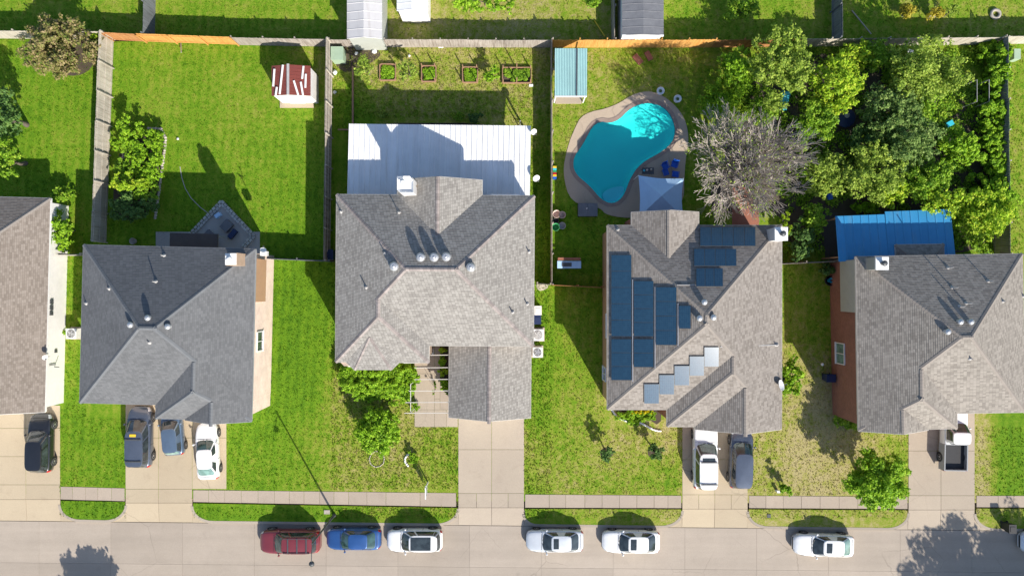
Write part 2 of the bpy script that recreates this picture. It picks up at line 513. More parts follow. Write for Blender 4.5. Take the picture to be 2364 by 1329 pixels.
M['leaf_sage'] = leaf_mat('sage green leaves', (0.080, 0.160, 0.032), (0.186, 0.301, 0.068), (0.277, 0.378, 0.099))
M['leaf_yellow'] = leaf_mat('yellow leaves', (.26, .25, .02), (.42, .37, .03), (.5, .4, .05))
M['petal'] = leaf_mat('yellow petals', (.55, .48, .01), (.75, .68, .02), None, .4)
M['glass'] = glass_mat('dark window glass')
M['glass_house'] = glass_mat('house window glass', (.05, .06, .065), .08)
M['glass_green'] = glass_mat('green tinted glass', (.035, .075, .07), .08)
M['glass_pale'] = glass_mat('pale tinted glass', (.14, .23, .21), .12)
M['tyre'] = simple('tyre rubber', (.02, .02, .021), (.028, .028, .028), .85, 6.0)
M['rim'] = simple('alloy rim', (.55, .55, .56), (.45, .45, .46), .35, 4.0, metal=.7)
M['red_lens'] = simple('red lamp lens', (.45, .01, .012), (.33, .008, .01), .2, 5.0, coat=.6)
M['clear_lens'] = simple('clear lamp lens', (.62, .64, .66), (.5, .52, .55), .15, 5.0, coat=.8)
M['teal_sheet'] = simple('teal painted sheet', (.30, .58, .58), (.24, .50, .51), .55, 1.4, fine=.08)
M['blue_sheet'] = simple('blue painted sheet', (.012, .24, .58), (.010, .20, .50), .5, .8, fine=.06)
M['blue_fabric'] = simple('faded blue canvas', (.42, .62, .84), (.37, .55, .76), .85, 1.5)
M['blue_plastic'] = simple('blue plastic', (.01, .11, .55), (.008, .08, .42), .45, 3.0)
M['navy_plastic'] = simple('dark blue plastic', (.012, .03, .10), (.01, .022, .075), .5, 3.0)
M['aqua_plastic'] = simple('aqua plastic', (.05, .50, .62), (.03, .42, .55), .45, 3.0)
M['green_plastic'] = simple('pale green plastic', (.34, .45, .33), (.29, .39, .28), .55, 2.0)
M['grass_plastic'] = simple('green plastic', (.03, .28, .09), (.02, .21, .07), .5, 3.0)
M['pink_plastic'] = simple('pale pink plastic', (.62, .47, .40), (.55, .41, .35), .55, 3.0)
M['red_metal'] = simple('maroon metal sheet', (.17, .04, .03), (.22, .055, .04), .5, 2.0, fine=.12)
M['grey_sheet'] = simple('light grey metal sheet', (.50, .49, .49), (.42, .41, .42), .5, .8, fine=.06)
M['felt'] = simple('dark grey roofing felt', (.17, .175, .19), (.125, .13, .145), .85, 1.6, fine=.2)
M['brown_sheet'] = simple('dark brown roof sheet', (.085, .068, .062), (.065, .052, .048), .8, 1.2, fine=.1)
M['terracotta'] = simple('brick red paving', (.34, .14, .09), (.27, .105, .07), .9, 2.0, tint=.2)
M['paver'] = simple('pale paving block', (.50, .50, .46), (.38, .38, .35), .9, 2.0, tint=.25, fine=.2)
M['patio'] = concrete('patio concrete', (.40, .39, .37), (.35, .34, .325), (.28, .27, .25))
M['plaster'] = simple('turquoise pool plaster', (.05, .74, .76), (.045, .69, .72), .7, .35)
def sheet(name, c, dirt, amt=.5):
    m, nt, bs = _new(name); v = pos(nt)
    mp = N(nt, 'ShaderNodeMapping'); mp.inputs['Scale'].default_value = (2.2, .22, 1); nt.links.new(v, mp.inputs['Vector'])
    f = ramp(nt, noise(nt, 1.0, 6, .7, mp.outputs[0]), [(.52, 0.0), (.80, amt)])
    col = mixc(nt, f, c, dirt)
    f2 = ramp(nt, noise(nt, .5, 5, .65, v), [(.3, .90), (.7, 1.04)])
    col = mixc(nt, 1.0, col, f2, 'MULTIPLY')
    oi = N(nt, 'ShaderNodeObjectInfo').outputs['Random']
    col = mixc(nt, 1.0, col, ramp(nt, oi, [(0, .93), (1, 1.03)]), 'MULTIPLY')
    nt.links.new(col, bs.inputs['Base Color']); bs.inputs['Roughness'].default_value = .45
    bump(nt, bs, noise(nt, 1.3, 3, .5, v), .25, .04)
    return m
M['metal_w'] = sheet('white metal sheet', (.80, .80, .80), (.40, .33, .26), .42)
M['blue_sheet'] = sheet('blue painted sheet', (.035, .25, .50), (.13, .26, .36), .6)
M['teal_sheet'] = sheet('teal painted sheet', (.29, .48, .48), (.18, .31, .31), .5)
M['grey_sheet'] = sheet('light grey metal sheet', (.52, .51, .51), (.28, .24, .22), .6)
M['solar'] = None
M['yellow'] = simple('yellow plastic', (.72, .50, .03), (.65, .42, .02), .5, 4.0)

def water_mat():
    m, nt, bs = _new('pool water')
    nt.nodes.remove(bs)
    tr = N(nt, 'ShaderNodeBsdfTransparent'); tr.inputs[0].default_value = (.62, .97, .93, 1)
    gl = N(nt, 'ShaderNodeBsdfGlossy'); gl.inputs['Roughness'].default_value = .05
    fr = N(nt, 'ShaderNodeFresnel'); fr.inputs['IOR'].default_value = 1.33
    b = N(nt, 'ShaderNodeBump'); b.inputs['Strength'].default_value = .25; b.inputs['Distance'].default_value = .05
    nt.links.new(noise(nt, 2.5, 4, .6, pos(nt), .5), b.inputs['Height'])
    nt.links.new(b.outputs[0], gl.inputs['Normal']); nt.links.new(b.outputs[0], fr.inputs['Normal'])
    mx = N(nt, 'ShaderNodeMixShader')
    nt.links.new(fr.outputs[0], mx.inputs[0]); nt.links.new(tr.outputs[0], mx.inputs[1]); nt.links.new(gl.outputs[0], mx.inputs[2])
    nt.links.new(mx.outputs[0], nt.nodes['Material Output'].inputs['Surface'])
    return m
M['water'] = water_mat()

def solar_mat():
    m, nt, bs = _new('solar cells')
    uv = N(nt, 'ShaderNodeUVMap').outputs[0]
    br = N(nt, 'ShaderNodeTexBrick'); nt.links.new(uv, br.inputs['Vector'])
    br.offset = 0.0
    br.inputs['Color1'].default_value = (.014, .050, .095, 1); br.inputs['Color2'].default_value = (.020, .064, .115, 1)
    br.inputs['Mortar'].default_value = (.05, .10, .14, 1)
    br.inputs['Scale'].default_value = 1.0; br.inputs['Mortar Size'].default_value = .006
    br.inputs['Brick Width'].default_value = .16; br.inputs['Row Height'].default_value = .16
    nt.links.new(br.outputs['Color'], bs.inputs['Base Color'])
    bs.inputs['Roughness'].default_value = .22
    bs.inputs['Coat Weight'].default_value = .8; bs.inputs['Coat Roughness'].default_value = .19
    bs.inputs['Specular IOR Level'].default_value = .35
    return m
M['solar'] = solar_mat()
# ------------------------------------------------------------------ the setting: ground, lawns, road, pavements
def in_poly(x, y, poly):
    c = np.zeros(x.shape, bool); n = len(poly)
    for i in range(n):
        x1, y1 = poly[i]; x2, y2 = poly[(i+1) % n]
        if y1 == y2: continue
        c ^= ((y1 > y) != (y2 > y)) & (x < (x2-x1)*(y-y1)/(y2-y1)+x1)
    return c

def smooth_poly(pts, it=2):
    for _ in range(it):
        q = []
        for i in range(len(pts)):
            a, b = pts[i], pts[(i+1) % len(pts)]
            q += [(.75*a[0]+.25*b[0], .75*a[1]+.25*b[1]), (.25*a[0]+.75*b[0], .25*a[1]+.75*b[1])]
        pts = q
    return pts

POOL_PX = smooth_poly([(1374,278),(1420,286),(1458,246),(1500,235),(1540,250),(1560,290),(1556,325),(1530,350),(1478,378),(1455,412),(1440,455),(1415,472),(1388,462),(1362,430),(1325,400),(1322,365),(1345,335)], 2)
DECK_PX = smooth_poly([(1345,262),(1415,248),(1470,212),(1520,212),(1575,258),(1592,315),(1580,380),(1578,490),(1470,505),(1400,498),(1385,478),(1318,470),(1298,400),(1310,340),(1325,300)], 2)
pool_w = [G(*p) for p in POOL_PX]

# dryness of the grass in places (photo pixels on the ground): x, y, rx, ry, value, weight
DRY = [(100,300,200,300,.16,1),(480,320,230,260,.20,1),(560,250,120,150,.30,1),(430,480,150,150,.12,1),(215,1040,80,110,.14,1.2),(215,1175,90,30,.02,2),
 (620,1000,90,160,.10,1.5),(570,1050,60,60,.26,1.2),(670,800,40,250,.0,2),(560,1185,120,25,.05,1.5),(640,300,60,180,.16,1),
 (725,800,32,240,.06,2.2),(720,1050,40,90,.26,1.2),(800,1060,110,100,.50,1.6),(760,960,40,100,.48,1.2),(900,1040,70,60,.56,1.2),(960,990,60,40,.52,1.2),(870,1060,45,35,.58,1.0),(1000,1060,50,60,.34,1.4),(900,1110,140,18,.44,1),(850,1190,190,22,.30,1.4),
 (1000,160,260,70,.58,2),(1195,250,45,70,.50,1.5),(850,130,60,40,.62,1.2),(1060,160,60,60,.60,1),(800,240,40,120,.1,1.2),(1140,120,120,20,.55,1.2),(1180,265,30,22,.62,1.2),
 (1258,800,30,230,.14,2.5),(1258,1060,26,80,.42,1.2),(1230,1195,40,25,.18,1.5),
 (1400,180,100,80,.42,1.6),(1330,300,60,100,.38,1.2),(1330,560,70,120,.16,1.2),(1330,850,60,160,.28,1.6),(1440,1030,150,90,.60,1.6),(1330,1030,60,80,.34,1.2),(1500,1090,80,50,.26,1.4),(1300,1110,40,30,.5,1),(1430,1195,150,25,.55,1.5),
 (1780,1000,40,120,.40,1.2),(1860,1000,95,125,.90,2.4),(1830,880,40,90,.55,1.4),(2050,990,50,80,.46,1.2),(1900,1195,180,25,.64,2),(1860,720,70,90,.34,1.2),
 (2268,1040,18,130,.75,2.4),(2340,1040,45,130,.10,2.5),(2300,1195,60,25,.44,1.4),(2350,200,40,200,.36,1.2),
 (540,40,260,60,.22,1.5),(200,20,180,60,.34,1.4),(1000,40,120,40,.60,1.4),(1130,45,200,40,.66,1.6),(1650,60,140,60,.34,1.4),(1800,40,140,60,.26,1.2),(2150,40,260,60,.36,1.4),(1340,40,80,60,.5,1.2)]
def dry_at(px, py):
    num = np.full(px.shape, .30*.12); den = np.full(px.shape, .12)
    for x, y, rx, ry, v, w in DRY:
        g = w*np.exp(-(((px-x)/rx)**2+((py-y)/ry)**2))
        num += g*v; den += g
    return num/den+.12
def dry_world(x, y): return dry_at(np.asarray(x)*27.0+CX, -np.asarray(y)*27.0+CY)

# base sheet reaching the horizon, with an opening for the pool
mb = MB()
HB = [(-900, -900), (900, 900)]
bx0, by1 = G(1280, 190); bx1, by0 = G(1610, 515)
for (x0, y0, x1, y1) in ((-900, -900, 900, by0), (-900, by1, 900, 900), (-900, by0, bx0, by1), (bx1, by0, 900, by1)):
    mb.add([(x0, y0, -.16), (x1, y0, -.16), (x1, y1, -.16), (x0, y1, -.16)], [(0, 1, 2, 3)])
mb.build('ground', M['soil'], kind='structure', label='bare earth under the lawns and out to the horizon', cat='ground')

def lawn_grid(name, x0, y0, x1, y1, step, label, hole=None):
    """photo-pixel box -> a fine grid of lawn with its edge turned down"""
    nx = max(1, int(abs(x1-x0)/step)); ny = max(1, int(abs(y1-y0)/step))
    xs = np.linspace(x0, x1, nx+1); ys = np.linspace(y0, y1, ny+1)
    X, Y = np.meshgrid(xs, ys)
    wx = (X-CX)/27.0; wy = -(Y-CY)/27.0
    Z = np.zeros_like(wx)
    vs = np.stack([wx, wy, Z], -1).reshape(-1, 3).tolist()
    keep = np.ones((ny, nx), bool)
    if hole is not None:
        cx = (X[:-1, :-1]+X[1:, 1:])/2; cy = (Y[:-1, :-1]+Y[1:, 1:])/2
        keep &= ~in_poly(cx, cy, hole)
    fs = [(j*(nx+1)+i, (j+1)*(nx+1)+i, (j+1)*(nx+1)+i+1, j*(nx+1)+i+1) for j in range(ny) for i in range(nx) if keep[j, i]]
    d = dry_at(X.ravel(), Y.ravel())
    # skirt
    ring = [j*(nx+1) for j in range(ny+1)]+[ny*(nx+1)+i for i in range(1, nx+1)]+[j*(nx+1)+nx for j in range(ny-1, -1, -1)]+[i for i in range(nx-1, 0, -1)]
    b = len(vs); vs += [[vs[k][0], vs[k][1], -.16] for k in ring]
    d = np.concatenate([d, d[ring]])
    m = len(ring)
    fs += [(ring[i], b+i, b+(i+1) % m, ring[(i+1) % m]) for i in range(m)]
    me = bpy.data.meshes.new(name); me.from_pydata(vs, [], fs)
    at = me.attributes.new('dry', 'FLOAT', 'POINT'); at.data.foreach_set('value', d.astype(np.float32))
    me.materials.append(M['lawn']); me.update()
    o = link_mesh(name, me, None, label, 'structure'); o['category'] = 'lawn'
    return o

SH = [(p[0]*.92+1450*.08, p[1]*.92+360*.08) for p in DECK_PX]
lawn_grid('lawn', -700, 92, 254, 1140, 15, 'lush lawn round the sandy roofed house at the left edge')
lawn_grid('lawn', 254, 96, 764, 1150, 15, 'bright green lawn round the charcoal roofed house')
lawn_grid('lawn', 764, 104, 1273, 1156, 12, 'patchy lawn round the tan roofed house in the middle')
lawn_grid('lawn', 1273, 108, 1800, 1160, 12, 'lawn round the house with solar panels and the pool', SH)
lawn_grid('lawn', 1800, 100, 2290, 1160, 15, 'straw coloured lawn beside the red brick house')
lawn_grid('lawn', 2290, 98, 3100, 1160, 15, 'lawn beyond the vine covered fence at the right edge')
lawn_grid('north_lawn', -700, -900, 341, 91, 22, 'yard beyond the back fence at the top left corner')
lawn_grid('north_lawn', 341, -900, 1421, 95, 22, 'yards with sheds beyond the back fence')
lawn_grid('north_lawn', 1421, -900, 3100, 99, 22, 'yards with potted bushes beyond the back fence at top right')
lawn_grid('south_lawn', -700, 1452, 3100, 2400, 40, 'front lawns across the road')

# ---- slabs
def slab(parent, pts_px, z, mat, gap=.014, th=.1, name='slab', zs=None):
    w = [G(*p) for p in pts_px]
    cx = sum(p[0] for p in w)/len(w); cy = sum(p[1] for p in w)/len(w)
    q = []
    for x, y in w:
        q.append((x-gap*(1 if x > cx else -1), y-gap*(1 if y > cy else -1)))
    mb = MB()
    zt = zs if zs is not None else [z]*len(q)
    mb.prism(q, [k-th for k in zt], zt)
    return mb.build(name, mat, parent)

road = thing('road', 'pale concrete street along the bottom edge', 'road', kind='structure')
mb = MB(); a = G(-1500, 1195); b = G(3900, 1462)
mb.add([(a[0], b[1], -.150), (b[0], b[1], -.150), (b[0], a[1], -.150), (a[0], a[1], -.150)], [(0, 1, 2, 3)])
mb.build('road_base', M['road_joint'], road)
def road_top(x): return 1203+ (x-0)*.0098
ix = -1
for i in range(-7, 22):
    x0 = 88+i*166; x1 = x0+166
    if i < -1 or i > 14:
        if (i+7) % 2: continue
        x1 = x0+332
    t0, t1 = road_top(x0), road_top(x1)
    mid0, mid1 = t0+96, t1+96
    slab(road, [(x0, t0), (x1, t1), (x1, mid1), (x0, mid0)], -.12, M['road'], .007)
    slab(road, [(x0, mid0), (x1, mid1), (x1, 1455), (x0, 1455)], -.12, M['road'], .007)

def driveway(label, xs, ys, mat, xs_walk=None, ys_walk=None, apron=None, flare=(26, 26)):
    """xs, ys: joints of the upper slabs; then the row the pavement crosses; then the apron down to the road"""
    d = thing('driveway', label, 'driveway', kind='structure')
    def lines(v, k, n): return v[k]
    for j in range(len(ys)-1):
        for i in range(len(xs)-1):
            slab(d, [(xs[i], ys[j]), (xs[i+1], ys[j]), (xs[i+1], ys[j+1]), (xs[i], ys[j+1])], .022, mat)
    xw = xs_walk or xs
    y0, y1 = ys[-1], ys_walk
    for i in range(len(xw)-1):
        slab(d, [(xw[i], y0), (xw[i+1], y0), (xw[i+1], y1), (xw[i], y1)], .022, mat)
    ax = apron
    yb = [road_top(x)-1 for x in ax]
    for i in range(len(ax)-1):
        slab(d, [(ax[i], y1), (ax[i+1], y1), (ax[i+1], yb[i+1]), (ax[i], yb[i])], 0, mat, zs=[.02, .02, -.1, -.1], th=.06)
    # flared wings of the apron under the rounded kerbs
    fl, fr = flare
    mb = MB()
    for s, x in ((-fl, ax[0]), (fr, ax[-1])):
        if s == 0: continue
        pts = [G(x, y1+6), G(x, road_top(x)-1), G(x+s*1.55, road_top(x+s*1.55)-1)]
        mb.prism(pts, [-.15]*3, [-.06, -.104, -.104])
    mb.build('apron_wing', mat, d)
    return d

driveway('sunlit driveway under the black car at the left edge', [-210, -60, 60, 139], [935, 988, 1053, 1118], M['drive_warm'], None, 1152, [-210, -60, 60, 139], (0, 26))
driveway('driveway holding three cars below the charcoal roof', [290, 366, 444, 523], [905, 1010, 1128], M['drive_warm'], [290, 366, 444], 1160, [290, 366, 444], (26, 26))
driveway('empty driveway of the middle house', [1058, 1135, 1210], [930, 1037, 1138], M['drive'], [1058, 1100, 1135, 1173, 1210], 1171, [1058, 1135, 1210], (26, 20))
driveway('driveway with a white and a slate blue vehicle', [1575, 1650, 1726], [960, 1060, 1141], M['drive_warm'], [1575, 1613, 1650, 1688, 1726], 1174, [1575, 1650, 1726], (26, 26))
driveway('pale driveway under the white and black pickup', [2097, 2172, 2250], [930, 1040, 1143], M['drive'], [2097, 2172, 2250], 1176, [2097, 2172, 2250], (26, 26))

def pavement(label, xs, yt, yb, mat=None):
    w = thing('pavement', label, 'pavement', kind='structure')
    for i in range(len(xs)-1):
        f = lambda x: (x-xs[0])/(xs[-1]-xs[0])
        t = lambda x: yt[0]+(yt[1]-yt[0])*f(x); b_ = lambda x: yb[0]+(yb[1]-yb[0])*f(x)
        a, b = xs[i], xs[i+1]
        slab(w, [(a, t(a)), (b, t(b)), (b, b_(b)), (a, b_(a))], .024, mat or M['walk'], .011 if i % 3 else .018)
    return w
pavement('short pavement left of the three car driveway', [140, 168, 198, 226, 258, 288], (1122, 1126), (1152, 1156))
pavement('pavement from the three car driveway to the sign', [446, 482, 519, 557, 596, 634, 668, 702, 738, 771, 805, 847, 891, 970, 1053], (1130, 1137), (1158, 1169))
pavement('pavement from the empty driveway to the white car', [1212, 1268, 1306, 1350, 1390, 1430, 1470, 1510, 1542, 1573], (1140, 1143), (1171, 1172))
pavement('pavement below the straw coloured lawn', [1729, 1768, 1808, 1850, 1893, 1937, 1980, 2025, 2060, 2095], (1143, 1146), (1172, 1174))
pavement('pavement at the right edge beyond the pickup', [2254, 2304, 2340, 2380, 2420, 2470, 2520, 2600, 2700, 2800], (1143, 1145), (1170, 1172))
pavement('pavement at the left edge beyond the black car', [-700, -600, -500, -400, -300, -212], (1118, 1122), (1148, 1150))

def verge(label, x0, x1, yt0, yt1, rl, rr):
    """grass strip between pavement and road with a rounded concrete kerb"""
    pts = [(x0, yt0), (x0, road_top(x0)-7-rl)]
    b0, b1 = road_top(x0)-6, road_top(x1)-6
    out = []
    if rl:
        for k in range(1, 9):
            t = pi/2*k/8; out.append((x0+rl*1.35*(1-cos(t)), b0-rl+rl*sin(t)))
    if rr:
        for k in range(0, 9):
            t = pi/2*k/8; out.append((x1-rr*1.35*(1-sin(t)), b1-rr+rr*cos(t)))
    pts = [(x0, yt0), (x0, b0-rl)]+out+[(x1, b1-rr), (x1, yt1)]
    w = [G(*p) for p in pts]
    me = bpy.data.meshes.new('verge')
    n = len(w)
    vs = [(p[0], p[1], .0) for p in w]+[(p[0], p[1], -.16) for p in w]
    fs = [tuple(range(n))]+[(i, (i+1) % n, n+(i+1) % n, n+i) for i in range(n)]
    me.from_pydata(vs, [], fs)
    d = dry_at(np.array([p[0] for p in pts]*2), np.array([p[1] for p in pts]*2))
    at = me.attributes.new('dry', 'FLOAT', 'POINT'); at.data.foreach_set('value', d.astype(np.float32))
    me.materials.append(M['lawn']); me.update()
    o = link_mesh('verge', me, None, label, 'structure'); o['category'] = 'grass verge'
    VERGES.append((pts, w))
    # kerb
    mb = MB()
    line = pts[1:-1] if (rl or rr) else pts
    if not rl: line = [p for p in pts[1:-1]]
    T = 6.0
    for i in range(len(line)-1):
        a, b = line[i], line[i+1]
        L = hypot(b[0]-a[0], b[1]-a[1])
        if L < .5: continue
        def off(p, q, r):           # outward normal at q
            dx, dy = r[0]-p[0], r[1]-p[1]; l = hypot(dx, dy) or 1
            return (q[0]-dy/l*T, q[1]+dx/l*T)
        pa = line[i-1] if i else (a[0], a[1]-1)
        pb = line[i+2] if i+2 < len(line) else (b[0], b[1]-1)
        oa, ob = off(pa, a, b), off(a, b, pb)
        mb.prism([G(*a), G(*b), G(*ob), G(*oa)], -.15, .012)
    k = mb.build('kerb', M['kerb'], None, kind='structure', label='rounded kerb along the '+label, cat='kerb')
VERGES = []
verge('small verge between the two left driveways', 140, 288, 1155, 1158, 34, 34)
verge('long verge beside the maroon, blue and white cars', 446, 1055, 1161, 1172, 34, 34)
verge('verge between the empty driveway and the next one', 1212, 1573, 1174, 1175, 22, 34)
verge('verge beside the white sedan parked alone', 1729, 2095, 1175, 1177, 34, 34)
verge('verge at the right edge in tree shade', 2254, 3000, 1173, 1176, 34, 0)
verge('verge at the far left edge beyond the frame', -700, -212, 1150, 1152, 0, 34)

# ---- walkway and courtyard of the middle house
wk = thing('walkway', 'pale concrete walkway with joints beside the garage', 'walkway', kind='structure')
for a in ([(957,800),(1003,800),(1003,862),(957,862)], [(957,862),(1003,862),(1003,945),(957,945)], [(957,945),(1003,945),(1003,985),(957,985)],
          [(1003,780),(1016,780),(1016,920),(1003,920)], [(1003,920),(1016,920),(1016,945),(1003,945)], [(1003,945),(1031,945),(1031,985),(1003,985)], [(1031,945),(1057,945),(1057,985),(1031,985)],
          [(1016,890),(1046,890),(1046,945),(1016,945)]):
    slab(wk, a, .03, M['walk'] if a[0][0] > 1010 and a[0][1] < 900 else M['drive'], .010)
mb = MB(); mb.prism([G(1016, 780), G(1046, 780), G(1046, 890), G(1016, 890)], -.1, .012)
mb.build('planting_bed', M['mulch'], None, kind='structure', label='dark planting bed between walkway and garage', cat='planting bed')

def patch(name, px, mat, z, label, cat, it=2):
    mb = MB(); mb.prism([G(*p) for p in (smooth_poly(px, it) if it else px)], z-.08, z)
    return mb.build(name, mat, None, kind='structure', label=label, cat=cat)
patch('bare_soil', [(772,106),(860,106),(885,126),(850,150),(800,170),(784,160),(774,150)], M['soil'], .010, 'bare soil in the corner behind the green box', 'soil')
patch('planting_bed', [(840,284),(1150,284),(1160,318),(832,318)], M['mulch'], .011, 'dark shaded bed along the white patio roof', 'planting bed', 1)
patch('planting_bed', [(288,300),(372,300),(360,500),(262,510),(262,420)], M['mulch'], .012, 'dark soil inside the stone edged bed', 'planting bed', 1)
patch('bare_soil', [(60,85),(215,85),(222,150),(180,180),(120,165),(70,120)], M['soil'], .009, 'dry soil under the rusty bush', 'soil')
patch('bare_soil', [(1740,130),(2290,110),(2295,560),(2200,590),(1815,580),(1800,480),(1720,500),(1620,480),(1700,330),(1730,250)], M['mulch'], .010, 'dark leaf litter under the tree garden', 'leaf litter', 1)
patch('bare_soil', [(1235,652),(1268,655),(1262,668),(1242,672)], M['stone'], .012, 'pale stones at the end of the side fence', 'stones', 1)
patch('brick_path', [(1690,430),(1752,430),(1752,520),(1690,520)], M['terracotta'], .02, 'brick red paving under the bare tree', 'paving', 0)
patch('brick_path', [(1900,490),(1935,490),(1940,600),(1905,600)], M['brown_sheet'], .02, 'dark paving left of the blue patio roof', 'paving', 0)
patch('patio', [(360,535),(600,535),(600,640),(360,640)], M['patio'], .02, 'shaded concrete patio behind the charcoal roofed house', 'patio', 0)
patch('patio', [(815,320),(1220,320),(1220,500),(815,500)], M['patio'], .03, 'concrete patio floor under the white metal cover', 'patio', 0)
patch('flower_bed', [(1405,925),(1425,955),(1460,962),(1490,962),(1525,985),(1528,930)], M['soil'], .012, 'curved flower bed along the front of the solar roof house', 'flower bed', 1)
patch('bare_soil', [(1388,1035),(1405,1030),(1420,1048),(1400,1060),(1384,1052)], M['soil'], .008, 'bare ring round the left small front tree', 'soil')
patch('bare_soil', [(1497,1030),(1518,1028),(1532,1048),(1510,1060),(1494,1050)], M['soil'], .008, 'bare ring round the right small front tree', 'soil')
mb = MB(); mb.box((*G(686, 242), .03), (2.9, .55, .12)); 
mb.build('shed_step', M['drive_warm'], None, label='tan concrete step in front of the red shed', cat='step')

# ---- swimming pool: deck, basin, water
pd = thing('pool_deck', 'curved concrete deck round the turquoise pool', 'pool deck', kind='structure')
mb = MB()
n = len(POOL_PX)
dk = [G(*p) for p in DECK_PX]
def ray_out(p, c, poly):
    best = None
    dx, dy = p[0]-c[0], p[1]-c[1]
    for i in range(len(poly)):
        a, b = poly[i], poly[(i+1) % len(poly)]
        ex, ey = b[0]-a[0], b[1]-a[1]
        den = dx*ey-dy*ex
        if abs(den) < 1e-9: continue
        t = ((a[0]-c[0])*ey-(a[1]-c[1])*ex)/den; s = ((a[0]-c[0])*dy-(a[1]-c[1])*dx)/den
        if t > 0 and 0 <= s <= 1: best = t if best is None else max(best, t)
    return (c[0]+dx*best, c[1]+dy*best)
# triangulated ring through Blender's own polygon filler
import bmesh
def ring_mesh(name, outer, inner, z0, z1, mat, parent, label=None):
    bm = bmesh.new()
    ed = []
    for loop in (outer, inner):
        vs = [bm.verts.new((p[0], p[1], z1)) for p in loop]
        ed += [bm.edges.new((vs[i], vs[(i+1) % len(vs)])) for i in range(len(vs))]
    bmesh.ops.triangle_fill(bm, use_beauty=True, use_dissolve=False, edges=ed)
    for f in bm.faces:
        if f.normal.z < 0: f.normal_flip()
    g = bmesh.ops.extrude_edge_only(bm, edges=[e for e in bm.edges if e.is_boundary])
    for v in g['geom']:
        if isinstance(v, bmesh.types.BMVert): v.co.z = z0
    bmesh.ops.recalc_face_normals(bm, faces=bm.faces)
    me = bpy.data.meshes.new(name); bm.to_mesh(me); bm.free()
    me.materials.append(mat)
    return link_mesh(name, me, parent, label)
ccx = sum(p[0] for p in pool_w)/n; ccy = sum(p[1] for p in pool_w)/n
def grow(poly, d):
    out = []
    m = len(poly)
    for i in range(m):
        a, b = poly[i-1], poly[(i+1) % m]
        dx, dy = b[0]-a[0], b[1]-a[1]; l = hypot(dx, dy)
        out.append((poly[i][0]-dy/l*d*SGN, poly[i][1]+dx/l*d*SGN))
    return out
SGN = 1
_t = grow(pool_w, .3)
_ar = lambda q: abs(sum(q[i][0]*q[(i+1) % len(q)][1]-q[(i+1) % len(q)][0]*q[i][1] for i in range(len(q))))
if _ar(_t) < _ar(pool_w): SGN = -1
cop = grow(pool_w, .32)
ring_mesh('deck_slab', dk, cop, -.05, .045, M['deck'], pd)
ring_mesh('coping', cop, pool_w, -.20, .075, simple('pool coping', (.33, .25, .21), (.27, .205, .17), .85, 2.0, fine=.2), pd)
pool = thing('swimming_pool', 'turquoise free form swimming pool with shallow bright end', 'pool', (*G(1450, 350), 0), kind='structure')
mb = MB()
wall_r = grow(pool_w, -.0)
nn = len(pool_w)
deep = lambda x, y: -.75-.75*min(1, max(0, (y-G(0, 300)[1])/-4.0))
rings = []
for s in (1.0, .93, .8, .6, .35, .12):
    rg = []
    for (x, y) in pool_w:
        X = ccx+(x-ccx)*s; Y = ccy+(y-ccy)*s
        z = -.12 if s == 1.0 else (deep(X, Y)*(.55 if s == .93 else 1.0))
        rg.append((X, Y, z))
    rings.append(rg)
vs = [v for r_ in rings for v in r_]
fs = [(a*nn+i, a*nn+(i+1) % nn, (a+1)*nn+(i+1) % nn, (a+1)*nn+i) for a in range(5) for i in range(nn)]+[tuple(5*nn+i for i in range(nn))]
mb.add([(x, y, .0) for x, y in pool_w]+[(x, y, -.121) for x, y in pool_w], [(i, (i+1) % nn, nn+(i+1) % nn, nn+i) for i in range(nn)])
mb.add(vs, fs, smooth=True)
mb.build('basin', M['plaster'], pool)
mb = MB(); w2 = grow(pool_w, -.004)
mb.add([(x, y, -.10) for x, y in w2], [tuple(range(nn))])
mb.build('water', M['water'], pool)
# dark tile band under the coping and a shallow bench in the lower lobe
mb = MB(); w3 = grow(pool_w, -.012)
mb.add([(x, y, .05) for x, y in w3]+[(x, y, -.20) for x, y in w3], [(i, (i+1) % nn, nn+(i+1) % nn, nn+i) for i in range(nn)])
mb.build('tile_band', simple('blue grey pool tile', (.10, .20, .26), (.06, .13, .19), .3, 6.0, fine=.2), pool)
mb = MB(); mb.prism([G(*p) for p in smooth_poly([(1396, 436), (1446, 424), (1440, 452), (1415, 468), (1392, 458)], 2)], -1.2, -.52)
mb.build('shallow_bench', simple('pale pool plaster', (.20, .70, .84), (.17, .65, .80), .7, .5), pool)
for (x, y) in ((1366, 370), (1382, 376), (1428, 375)):
    mb = MB(); mb.lathe((*G(x, y), -1.35), [(.05, -.08), (.13, 0), (.12, .05), (.02, .06)], 10)
    mb.build('floor_drain', M['dark_metal'], pool)

